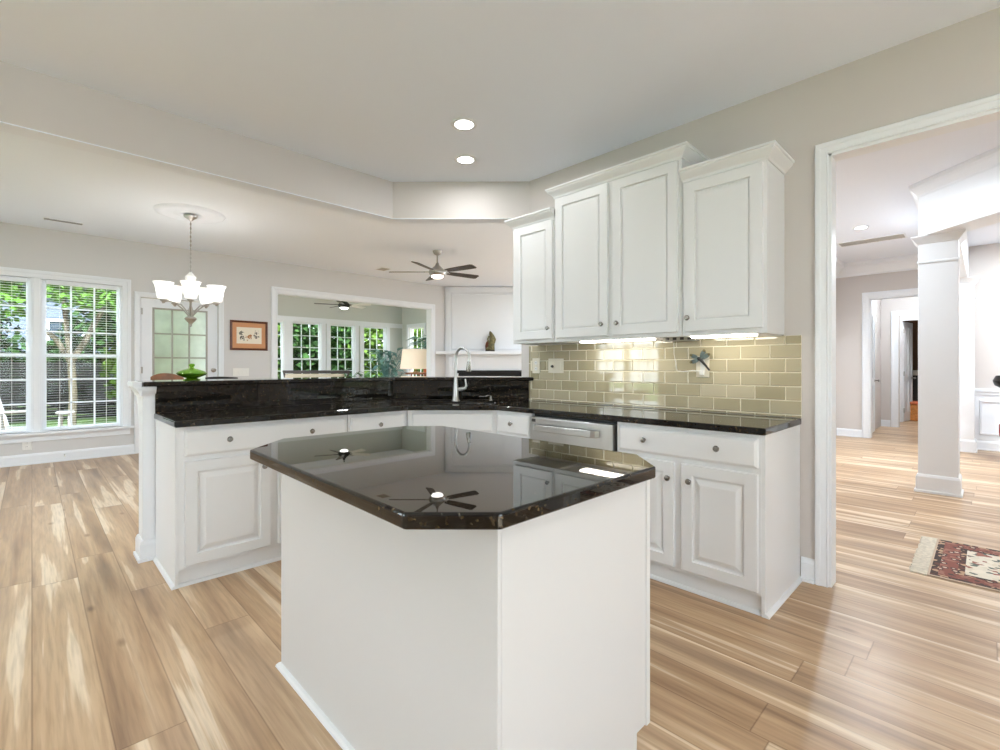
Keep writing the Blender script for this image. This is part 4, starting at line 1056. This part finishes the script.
# chandelier
CHX, CHY = 1.285, 6.32
md = thing('ceiling_medallion', 'round white plaster medallion above the chandelier', 'medallion', (CHX, CHY, FZ))
bm = BM(); lathe(bm, [(0.0, -0.014), (0.09, -0.014), (0.11, -0.024), (0.13, -0.026), (0.15, -0.016), (0.24, -0.014), (0.265, -0.026), (0.305, -0.03), (0.335, -0.018), (0.345, 0), (0, 0)], None, 64)
obj('disc', bm, 'ceil', md, smooth=True)
chd = thing('chandelier', 'nickel five arm chandelier with white glass shades over the dining area', 'chandelier', (CHX, CHY, FZ-0.03))
bm = BM(); lathe(bm, [(0, -0.06), (0.012, -0.058), (0.03, -0.04), (0.065, -0.018), (0.07, 0), (0, 0)]); obj('canopy', bm, 'nickel', chd, smooth=True)
bm = BM()
for k in range(26):
    z0_ = -0.055-0.024*k
    ring = [(0.0065*math.cos(2*PI*q/10)*(1 if k % 2 else 0), 0.0065*math.cos(2*PI*q/10)*(0 if k % 2 else 1), z0_-0.014+0.016*math.sin(2*PI*q/10)) for q in range(11)]
    tube(bm, ring, 0.0022, 5, False)
tube(bm, [(0, 0, -0.05), (0, 0, -0.66)], 0.0035, 6)
obj('chain', bm, 'nickel', chd)
bm = BM(); lathe(bm, [(0, -0.64), (0.01, -0.64), (0.03, -0.665), (0.052, -0.69), (0.054, -0.705), (0.04, -0.74), (0.03, -0.78), (0.024, -0.82), (0, -0.82)]); obj('urn', bm, 'whiteplastic', chd, smooth=True)
bm = BM(); lathe(bm, [(0, -0.80), (0.02, -0.80), (0.012, -0.85), (0.012, -1.02), (0.022, -1.06), (0.03, -1.10), (0.016, -1.13), (0.05, -1.15), (0.062, -1.165), (0.045, -1.19), (0.02, -1.215), (0.012, -1.235), (0.014, -1.245), (0, -1.26)]); obj('stem', bm, 'nickel', chd, smooth=True)
FWD = math.radians(45.6)
for k in range(5):
    a = math.atan2(-CHY, -CHX) + 2*PI*k/5
    dx, dy = math.cos(a), math.sin(a); AR = 0.262
    bm = BM(); tube(bm, [(dx*0.015, dy*0.015, -1.14), (dx*0.08, dy*0.08, -1.06), (dx*0.15, dy*0.15, -1.0), (dx*0.22, dy*0.22, -0.985), (dx*AR, dy*AR, -1.0), (dx*AR, dy*AR, -0.97)], 0.0075, 8); arm = obj('arm', bm, 'nickel', chd, smooth=True)
    bm = BM(); lathe(bm, [(0, -1.015), (0.01, -1.015), (0.016, -1.0), (0.034, -0.985), (0.034, -0.972), (0, -0.972)], T(dx*AR, dy*AR, 0), 16); obj('cup', bm, 'nickel', arm, smooth=True)
    bm = BM(); lathe(bm, [(0.03, -0.972), (0.052, -0.965), (0.064, -0.93), (0.070, -0.88), (0.082, -0.82), (0.100, -0.785), (0.096, -0.785), (0.078, -0.822), (0.066, -0.88), (0.060, -0.93), (0.048, -0.958), (0.03, -0.968)], T(dx*AR, dy*AR, 0), 24); sh = obj('shade', bm, 'shade', arm, smooth=True)
    sh['label'] = 'lit white glass shade'
    point(chd, (dx*AR, dy*AR, -0.86), 0.8, 0.03)

def fan(name, label, loc, a0, blade_mats, housing, watts, drop=0.30, rad=0.66):
    f = thing(name, label, 'ceiling fan', loc, a0)
    bm = BM(); lathe(bm, [(0, -0.07), (0.015, -0.068), (0.055, -0.045), (0.07, -0.01), (0.07, 0), (0, 0)]); obj('canopy', bm, housing, f, smooth=True)
    bm = BM(); tube(bm, [(0, 0, -0.06), (0, 0, -drop+0.08)], 0.011); obj('downrod', bm, housing, f)
    bm = BM(); lathe(bm, [(0, -drop+0.12), (0.02, -drop+0.12), (0.035, -drop+0.08), (0.08, -drop+0.04), (0.125, -drop+0.0), (0.13, -drop-0.03), (0.11, -drop-0.065), (0.09, -drop-0.075), (0, -drop-0.075)], None, 32); obj('motor_housing', bm, housing, f, smooth=True)
    bm = BM(); lathe(bm, [(0.0, -drop-0.073), (0.088, -drop-0.073), (0.09, -drop-0.082), (0.075, -drop-0.10), (0.04, -drop-0.112), (0, -drop-0.115)], None, 32); obj('light_bowl', bm, 'bowl', f, smooth=True)
    n = len(blade_mats)
    for k, bmname in enumerate(blade_mats):
        mt = Rz(2*PI*k/n) @ T(0, 0, -drop-0.015)
        bm = BM(); box(bm, 0.10, 0.21, -0.022, 0.022, -0.004, 0.004, mt); br_ = obj('blade_arm', bm, housing, f)
        bm = BM(); pts_ = [(0.18, -0.045), (0.3, -0.058), (rad-0.03, -0.068), (rad, -0.05), (rad, 0.05), (rad-0.03, 0.068), (0.3, 0.058), (0.18, 0.045)]
        prism(bm, pts_, -0.004, 0.004, mtx=mt @ Rx(math.radians(-13))); obj('blade', bm, bmname, f, 0.002)
    return f
RA = math.radians(45.6-90)
fan('ceiling_fan', 'nickel ceiling fan with five dark blades before the white fireplace', (4.36, 5.80, FZ), RA-math.radians(36), ['brownfan']*5, 'nickel', 3, 0.30, 0.72)
fan('ceiling_fan', 'bronze sunroom ceiling fan seen through the wide opening', (4.95, 10.0, FZ), RA-math.radians(10), [M['leafgreen'] if False else 'whiteplastic', 'whiteplastic', 'brownfan', 'brownfan', 'brownfan'], 'blackiron', 3, 0.36, 0.62)

# vents
def vent(label, loc, lx, ly, rotz=0, ms='vent', n=8):
    v = thing('ceiling_vent', label, 'vent', loc, rotz, 'ceiling air vents')
    bm = BM(); sweep(bm, [(-lx/2, -ly/2), (-lx/2, ly/2), (lx/2, ly/2), (lx/2, -ly/2)], [(0, 0), (0, -0.008), (0.018, -0.006), (0.022, 0)], lambda a, b, h: (a, b, h), True); obj('frame', bm, 'trim', v)
    bm = BM(); zb = -0.0095 if ms == 'dark' else -0.002; box(bm, -lx/2+0.01, lx/2-0.01, -ly/2+0.01, ly/2-0.01, zb, -0.0005); obj('backing', bm, 'slot' if ms == 'dark' else 'vent', v)
    bm = BM()
    for k in range(n):
        y = -ly/2+ly*(k+0.5)/n; box(bm, -lx/2, lx/2, y-0.003, y+0.003, -0.011 if ms == 'dark' else -0.006, -0.001)
    obj('louver', bm, 'trim' if ms == 'dark' else 'vent', v)
vent('dark slotted ceiling vent above the blinds', (0.27, 7.72, FZ), 0.36, 0.09, 0, 'dark', 2)
vent('small grey ceiling vent left of the nickel fan', (4.48, 7.55, FZ), 0.20, 0.26, 0, 'vent', 5)
vent('long grey return vent in the foyer ceiling', (8.40, 1.15, FZ+0.03), 0.30, 0.76, 0, 'vent', 6)

# ------------------------------------------------------------------ wall items on the dining wall
pc = thing('framed_print', 'framed botanical print with a tan mat beside the glazed door', 'picture', (2.49, YA, 1.705))
pw, ph = 0.555, 0.47
bm = BM(); sweep(bm, [(-pw/2, -ph/2), (-pw/2, ph/2), (pw/2, ph/2), (pw/2, -ph/2)], [(0, 0), (0, 0.022), (0.012, 0.026), (0.032, 0.016), (0.032, 0)], lambda a, b, h: (a, -h, b), True); obj('frame', bm, 'frame', pc)
bm = BM(); box(bm, -pw/2+0.03, pw/2-0.03, -0.010, -0.002, -ph/2+0.03, ph/2-0.03); obj('mat_board', bm, 'matboard', pc)
bm = BM(); box(bm, -0.185, 0.185, -0.0125, -0.010, -0.13, 0.13); obj('print', bm, 'print', pc)
def plate_a(name, label, cat, x, z, w, h, n=1, outlet=False, m='whiteplastic'):
    t = thing(name, label, cat, (x, YA, z), 0, 'wall plates')
    bm = BM(); box(bm, -w/2, w/2, -0.007, 0, -h/2, h/2); obj('plate', bm, m, t, 0.003)
    for k in range(n):
        xx = -w/2+w*(k+0.5)/n
        if outlet: receptacle(t, xx, 0.022); receptacle(t, xx, -0.022)
        else:
            bm = BM(); box(bm, xx-0.012, xx+0.012, -0.011, -0.006, -0.025, 0.025); obj('rocker', bm, m, t, 0.002)
plate_a('switch_plate', 'wide white switch plate on the wall below the framed print', 'switch', 2.37, 1.12, 0.235, 0.125, 4)
plate_a('outlet_plate', 'white outlet plate on the wall below the blinds', 'outlet', -0.045, 0.245, 0.085, 0.13, 1, True)
dsx = thing('door_stop', 'small metal door stop on the white baseboard under the blinds', 'door stop', (0.30, YA-0.016, 0.08))
bm = BM(); tube(bm, [(0, 0, 0), (0, -0.06, -0.005)], [0.008, 0.006], 8); obj('spring', bm, 'nickel', dsx); bm = BM(); tube(bm, [(0, -0.06, -0.005), (0, -0.075, -0.006)], 0.010, 8); obj('tip', bm, 'whiteplastic', dsx)

# ------------------------------------------------------------------ things on and behind the bar
gd = thing('candy_dish', 'green glass covered candy dish on the raised black bar', 'dish', (0.80, 3.90, 1.120))
bm = BM(); lathe(bm, [(0, 0), (0.05, 0), (0.052, 0.004), (0.03, 0.012), (0.05, 0.02), (0.085, 0.035), (0.092, 0.045), (0.088, 0.045), (0.05, 0.026), (0, 0.022)], None, 28); obj('bowl', bm, 'greenglass', gd, smooth=True)
bm = BM(); lathe(bm, [(0.094, 0.045), (0.092, 0.05), (0.075, 0.062), (0.04, 0.075), (0.014, 0.083), (0.010, 0.09), (0.018, 0.100), (0.019, 0.108), (0.012, 0.114), (0, 0.115)], None, 28); bm2 = bm
ld = obj('lid', bm, 'greenglass', gd, smooth=True); s_ = ld.modifiers.new('thick', 'SOLIDIFY'); s_.thickness = 0.004
def dining_chair(label, x, y, rz, m, topw=0.46, arch=0.05, H=1.10):
    c = thing('dining_chair', label, 'chair', (x, y, 0), rz, 'dining chairs behind the bar')
    for sx in (-1, 1):
        bm = BM(); tube(bm, [(sx*0.20, -0.2, 0), (sx*0.20, -0.2, 0.44)], 0.02, 8); obj('leg', bm, m, c)
        bm = BM(); tube(bm, [(sx*0.20, 0.24, 0), (sx*0.20, 0.2, 0.44), (sx*0.21, 0.22, 0.8), (sx*topw/2*0.92, 0.27, H-0.05)], 0.019, 8); obj('leg', bm, m, c)
    bm = BM(); box(bm, -0.235, 0.235, -0.23, 0.22, 0.44, 0.49); obj('seat', bm, 'cushion', c, 0.012)
    bm = BM(); n = 14; a_ = []; b_ = []
    rows = []
    for i in range(n+1):
        t = -1+2*i/n; x_ = t*topw/2; zt = H-arch*t*t; zb = H-0.10-arch*0.4*t*t; yy = 0.27-0.03*(1-t*t)*-1
        rows.append([bm.verts.new((x_, yy-0.013, zb)), bm.verts.new((x_, yy-0.013, zt)), bm.verts.new((x_, yy+0.013, zt)), bm.verts.new((x_, yy+0.013, zb))])
    for r_, s2 in zip(rows, rows[1:]):
        for k in range(4): bm.faces.new((r_[k], r_[(k+1) % 4], s2[(k+1) % 4], s2[k]))
    bm.faces.new(rows[0]); bm.faces.new(rows[-1][::-1])
    obj('top_rail', bm, m, c)
    bm = BM()
    for k in range(5): box(bm, -0.14+0.07*k-0.01, -0.14+0.07*k+0.01, 0.225, 0.245, 0.49, H-0.09, T(0, 0.01, 0))
    obj('back_spindle', bm, m, c)
dining_chair('brown wooden dining chair, arched top rail just above the bar', 1.32, 6.92, RA+PI, 'wood', 0.37, 0.045, 1.135)
dining_chair('black wooden dining chair, straight top rail just above the bar right of the green dish', 1.99, 7.32, RA+PI, 'blackiron', 0.42, 0.012, 1.078)

# lamp and plants in the sunroom
lt = thing('side_table', 'brown wooden side table carrying the linen shade lamp', 'table', (6.28, 9.05, 0))
bm = BM(); lathe(bm, [(0, 1.03), (0.30, 1.03), (0.30, 1.07), (0, 1.07)], None, 32); obj('table_top', bm, 'wood', lt, 0.004)
for k in range(3):
    a = k*2*PI/3; bm = BM(); tube(bm, [(0.22*math.cos(a), 0.22*math.sin(a), 0), (0.18*math.cos(a), 0.18*math.sin(a), 1.03)], 0.02, 8); obj('leg', bm, 'wood', lt)
tl = thing('table_lamp', 'table lamp with a wide linen drum shade in front of the plants', 'lamp', (6.17, 9.0, 1.07))
bm = BM(); lathe(bm, [(0, 0), (0.08, 0), (0.08, 0.015), (0.02, 0.03), (0.03, 0.05), (0.015, 0.08), (0.012, 0.2), (0, 0.2)]); obj('base', bm, 'bronze', tl, smooth=True)
bm = BM(); lathe(bm, [(0.352, 0.085), (0.30, 0.52), (0.296, 0.52), (0.348, 0.085)], None, 40); obj('lamp_shade', bm, 'linen', tl, smooth=True)
point(tl, (0, 0, 0.3), 4, 0.05, (1, 0.85, 0.65))

def leaf(bm, base, direction, length, width, droop=0.3):
    d = Vector(direction).normalized(); side = d.cross(Vector((0, 0, 1)))
    if side.length < 1e-3: side = Vector((1, 0, 0))
    side.normalize(); b = Vector(base); prev = None; n = 4
    for i in range(n+1):
        t = i/n; w = width*math.sin(PI*min(0.97, 0.12+t*0.85))*0.5
        c_ = b + d*length*t + Vector((0, 0, -droop*length*t*t))
        cur = (bm.verts.new(c_-side*w), bm.verts.new(c_+Vector((0, 0, -w*0.3))), bm.verts.new(c_+side*w))
        if prev:
            bm.faces.new((prev[0], prev[1], cur[1], cur[0])); bm.faces.new((prev[1], prev[2], cur[2], cur[1]))
        prev = cur
def plant(label, loc, pot_r, pot_h, potm, leafm, n, length, spread, hgt, wid):
    p = thing('potted_plant', label, 'plant', loc, 0, 'sunroom plants')
    bm = BM(); lathe(bm, [(0, 0), (pot_r*0.7, 0), (pot_r*0.95, pot_h*0.85), (pot_r, pot_h*0.86), (pot_r, pot_h), (pot_r*0.9, pot_h), (pot_r*0.85, pot_h*0.9), (0, pot_h*0.9)]); obj('pot', bm, potm, p, smooth=True)
    bm = BM(); sb_ = BM()
    for i in range(n):
        a = random.uniform(0, 2*PI); r_ = random.uniform(0.1, 1)*spread; hh = pot_h+random.uniform(0.1, 1.0)*hgt
        end = (r_*math.cos(a), r_*math.sin(a), hh)
        tube(sb_, [(0, 0, pot_h*0.85), (end[0]*0.5, end[1]*0.5, pot_h+(hh-pot_h)*0.7), end], 0.006, 5)
        leaf(bm, end, (math.cos(a+random.uniform(-0.6, 0.6)), math.sin(a+random.uniform(-0.6, 0.6)), random.uniform(-0.2, 0.6)), length*random.uniform(0.7, 1.2), wid*random.uniform(0.7, 1.2), random.uniform(0.2, 0.6))
    obj('stem', sb_, leafm, p); obj('foliage', bm, leafm, p, smooth=True)
plant('bluish leafy plant on the floor left of the linen lamp shade', (6.10, 10.1, 0), 0.18, 0.55, 'blackiron', 'leafblue', 110, 0.24, 0.46, 1.05, 0.11)
plant('tall bluish plant in an orange pot behind the lamp shade', (6.85, 9.35, 0.62), 0.22, 0.88, 'terracotta', 'leafblue', 80, 0.26, 0.42, 0.42, 0.11)
ps = thing('plant_stand', 'dark stand holding the orange pot in the sunroom', 'stand', (6.85, 9.35, 0))
bm = BM(); lathe(bm, [(0, 0.58), (0.24, 0.58), (0.24, 0.62), (0, 0.62)], None, 28); obj('top', bm, 'darkwood', ps)
for k in range(4):
    a = k*PI/2+0.4; bm = BM(); tube(bm, [(0.2*math.cos(a), 0.2*math.sin(a), 0), (0.18*math.cos(a), 0.18*math.sin(a), 0.58)], 0.018, 8); obj('leg', bm, 'darkwood', ps)
plant('low green leafy plant below the sunroom windows right of the dark bench', (5.15, 10.5, 0), 0.18, 0.4, 'blackiron', 'leafgreen', 80, 0.20, 0.42, 0.72, 0.08)
# dark high backed bench in the sunroom
bn = thing('sunroom_bench', 'dark framed high back bench with pale cushion in the sunroom', 'bench', (4.28, 9.95, 0), RA)
bw = 0.64
for sx in (-1, 1):
    bm = BM(); tube(bm, [(sx*(bw-0.03), 0.0, 0), (sx*(bw-0.03), 0.0, 0.5), (sx*(bw-0.02), 0.03, 0.85), (sx*(bw+0.06), 0.06, 1.12)], 0.022, 8); obj('post', bm, 'darkwood', bn)
    bm = BM(); tube(bm, [(sx*(bw-0.03), -0.5, 0), (sx*(bw-0.03), -0.5, 0.62), (sx*(bw-0.03), 0.0, 0.66)], 0.022, 8); obj('arm', bm, 'darkwood', bn)
bm = BM(); box(bm, -bw-0.05, bw+0.05, 0.03, 0.07, 1.06, 1.125); obj('top_rail', bm, 'darkwood', bn, 0.008)
bm = BM(); box(bm, -bw+0.03, bw-0.03, -0.09, 0.05, 0.5, 1.055); obj('back_cushion', bm, 'cushion', bn, 0.03)
bm = BM(); box(bm, -bw+0.03, bw-0.03, -0.52, -0.06, 0.3, 0.48); obj('seat_cushion', bm, 'cushion', bn, 0.03)
bm = BM(); box(bm, -bw+0.01, bw-0.01, -0.5, 0.02, 0.24, 0.3); obj('seat_frame', bm, 'darkwood', bn)

# ------------------------------------------------------------------ outdoors
sbox('ground', 'lawn', -30, 40, 11.75, 60, -0.5, -0.15, label='green lawn behind the house')
bm = BM(); box(bm, -30, 2.45, 8.5, 11.75, -0.5, -0.15); box(bm, 7.7, 40, 8.5, 11.75, -0.5, -0.15); box(bm, -30, -3.2, -30, 8.5, -0.5, -0.15); struct('ground_side', bm, 'lawn', 'lawn beside the house')

sbox('ground_patio', 'concrete', -6.0, 2.4, 8.47, 12.0, -0.3, -0.12, label='unseen pale concrete patio bouncing daylight into the dining windows')  # carries the patio furniture; kept pale to bounce daylight onto the ceiling

def leaves_mesh(name, m, parent, blobs, n, size):
    vs, fs = [], []
    tot = sum(b[3]*b[4] for b in blobs)
    for (cx, cy, cz, rx, rz_) in blobs:
        k = int(n*rx*rz_/tot)
        for _ in range(k):
            while True:
                u = Vector((random.uniform(-1, 1), random.uniform(-1, 1), random.uniform(-1, 1)))
                if 0.3 < u.length < 1: break
            u = u*(0.75+0.25*random.random())
            p = Vector((cx+u.x*rx, cy+u.y*rx, cz+u.z*rz_))
            d1 = Vector((random.gauss(0, 1), random.gauss(0, 1), random.gauss(0, 0.7))).normalized(); d2 = d1.orthogonal().normalized()
            d2 = (Matrix.Rotation(random.uniform(0, 6.28), 3, d1) @ d2)
            s = size*random.uniform(0.6, 1.4); i = len(vs)
            vs += [p-d2*s*0.35, p+d1*s*0.5, p+d2*s*0.35, p-d1*s*0.5]; fs.append((i, i+1, i+2, i+3))
    me = bpy.data.meshes.new(name); me.from_pydata([tuple(v) for v in vs], [], fs); me.materials.append(M[m])
    o = bpy.data.objects.new(name, me); COL.objects.link(o); o.parent = parent
    return o
def tree(label, loc, limbs, blobs, n, size, fm, group='trees outside'):
    t = thing('tree', label, 'tree', loc, 0, group)
    bm = BM()
    for pts_, r_ in limbs: tube(bm, pts_, r_, 9)
    obj('trunk', bm, 'bark', t, smooth=True)
    leaves_mesh('foliage', fm, t, blobs, n, size)
tree('forked pale trunked tree outside the right half of the double window', (0.55, 12.6, -0.15),
     [([(0, 0, 0), (0.03, 0, 0.8), (0.0, 0, 1.5)], [0.075, 0.065, 0.065]),
      ([(0, 0, 1.45), (-0.22, 0.1, 1.9), (-0.62, 0.3, 2.35), (-1.25, 0.5, 3.0)], [0.055, 0.048, 0.04, 0.025]),
      ([(0, 0, 1.45), (-0.05, 0.0, 1.9), (-0.10, 0.1, 2.6), (-0.12, 0.1, 3.6)], [0.055, 0.045, 0.038, 0.025]),
      ([(0, 0, 1.45), (0.20, 0.05, 1.85), (0.48, 0.1, 2.5), (0.70, 0.2, 3.5)], [0.062, 0.055, 0.045, 0.03])],
     [(-1.3, 0.5, 3.0, 1.0, 0.6), (-0.2, 0.3, 3.6, 1.2, 0.7), (0.9, 0.3, 3.3, 1.0, 0.8), (0.2, -0.4, 2.75, 0.8, 0.35), (-0.9, 0.0, 2.5, 0.6, 0.3)], 3600, 0.13, 'foliA')
hz = [(-3.2, 16.0, 2.4, 1.7, 'foliC'), (-1.6, 17.5, 3.2, 1.6, 'foliB'), (0.7, 19, 2.2, 1.2, 'foliB'), (2.35, 14.6, 2.4, 1.25, 'foliC'), (2.0, 17.5, 4.0, 1.5, 'foliB'),
      (4.4, 15.8, 3.4, 1.4, 'foliC'), (6.6, 15.2, 3.3, 1.5, 'foliB'), (8.4, 15.6, 3.6, 1.6, 'foliC'), (9.9, 14.2, 3.2, 1.5, 'foliC'), (11.6, 12.6, 3.2, 1.5, 'foliC'), (5.6, 18.5, 5.2, 2.0, 'foliB'), (9.0, 19, 5.4, 2.3, 'foliB'), (12.5, 16.0, 5.0, 2.2, 'foliB'), (3.4, 20, 5.5, 2.0, 'foliC')]
hl = ['bright green shrub outside the left half of the double window', 'dark green tree outside the left half of the double window', 'dark shrub low behind the forked trunk', 'bright green shrub outside right of the forked trunk', 'dark green tree right behind the forked trunk',
      'bright shrub outside the second sunroom window from the left', 'dark green shrub outside the third sunroom window', 'bright green shrub outside the rightmost sunroom window', 'leafy shrub beyond the sunroom corner', 'bright shrub outside the sunroom side window',
      'tall dark tree high behind the second sunroom window', 'tall dark tree high behind the rightmost sunroom window', 'tall dark tree beyond the sunroom corner', 'tall bright tree behind the left sunroom windows']
for (x, y, h_, r_, fm), lb in zip(hz, hl):
    tree(lb, (x, y, -0.15), [([(0, 0, 0), (0.05, 0, h_*0.5), (0, 0, h_*0.8)], [0.09, 0.07, 0.04])], [(0, 0, h_*0.55, r_, h_*0.5), (r_*0.3, -r_*0.2, h_*0.25, r_*0.8, h_*0.25)], 4200, 0.2, fm)
# fence and neighbour house beyond the window
fn = thing('garden_fence', 'dark weathered fence across the yard behind the forked tree', 'fence', (0.5, 16.0, -0.15))
bm = BM()
for k in range(16):
    z = 0.06+0.088*k; box(bm, -6.0, 4.0, -0.012, 0.012, z, z+0.074)
obj('board', bm, 'fence', fn)
for k in range(6):
    bm = BM(); box(bm, -6.0+2*k-0.05, -6.0+2*k+0.05, -0.06, 0.012+0.04, 0, 1.5); obj('post', bm, 'fence', fn)
hs = thing('neighbour_house', 'pale blue grey neighbouring house far behind the forked tree', 'house', (-0.5, 24.0, -0.15))
bm = BM(); box(bm, -7, 6, 0, 6, 0, 4.6)
for k in range(30): box(bm, -7, 6, -0.015, 0.0, 0.15*k, 0.15*k+0.135, None)
obj('wall', bm, 'siding', hs)
bm = BM(); v = [(-7.5, -0.6, 4.5), (6.5, -0.6, 4.5), (6.5, 6.6, 4.5), (-7.5, 6.6, 4.5), (-7.5, 3, 7.2), (6.5, 3, 7.2)]
vv = [bm.verts.new(p) for p in v]
for f in ((0, 1, 5, 4), (2, 3, 4, 5), (0, 4, 3), (1, 2, 5), (0, 3, 2, 1)): bm.faces.new([vv[i] for i in f])
obj('roof', bm, 'roof', hs)
for xw in (-3.4, -0.9, 1.4, 4.2):
    bm = BM(); sweep(bm, [(xw-0.45, 1.5), (xw-0.45, 3.0), (xw+0.45, 3.0), (xw+0.45, 1.5)], [(0, 0), (0, 0.05), (-0.09, 0.05), (-0.09, 0)], lambda a, b, h: (a, -0.015-h, b), True); wf = obj('window', bm, 'trim', hs)
    bm = BM(); box(bm, xw-0.45, xw+0.45, -0.03, -0.02, 1.5, 3.0); obj('pane', bm, 'winglass', wf)
# patio furniture
pch = thing('patio_chair', 'pale framed patio chair with dark legs outside the left blind', 'chair', (-0.30, 10.25, -0.12), math.radians(45.6))
for sx in (-1, 1):
    bm = BM(); tube(bm, [(sx*0.28, -0.3, 0.0), (sx*0.28, -0.28, 0.42), (sx*0.28, 0.22, 0.38), (sx*0.28, 0.42, 0.98)], 0.022, 8); obj('frame', bm, 'patio', pch, smooth=True)
    bm = BM(); tube(bm, [(sx*0.28, -0.28, 0.42), (sx*0.28, -0.26, 0.64), (sx*0.28, 0.28, 0.62)], 0.02, 8); obj('arm', bm, 'patio', pch, smooth=True)
    bm = BM(); tube(bm, [(sx*0.28, 0.22, 0.38), (sx*0.28, 0.12, 0.2), (sx*0.28, 0.3, 0.0)], 0.022, 8); obj('leg', bm, 'patiodark', pch, smooth=True)
bm = BM(); box(bm, -0.26, 0.26, -0.27, 0.22, 0.38, 0.41); obj('seat', bm, 'patio', pch, 0.01)
bm = BM(); box(bm, -0.26, 0.26, 0, 0.025, 0, 0.62, T(0, 0.22, 0.39) @ Rx(math.radians(-18))); obj('backrest', bm, 'sling', pch, 0.008)
ptb = thing('patio_table', 'small pale patio table outside the right blind near the mullion', 'table', (0.40, 10.8, -0.12))
bm = BM(); lathe(bm, [(0, 0.54), (0.115, 0.54), (0.125, 0.56), (0.115, 0.58), (0, 0.58)], None, 32); obj('table_top', bm, 'patio', ptb, smooth=True)
for k in range(4):
    a = k*PI/2+0.5; bm = BM(); tube(bm, [(0.11*math.cos(a), 0.11*math.sin(a), 0), (0.08*math.cos(a), 0.08*math.sin(a), 0.54)], 0.014, 8); obj('leg', bm, 'patio', ptb)
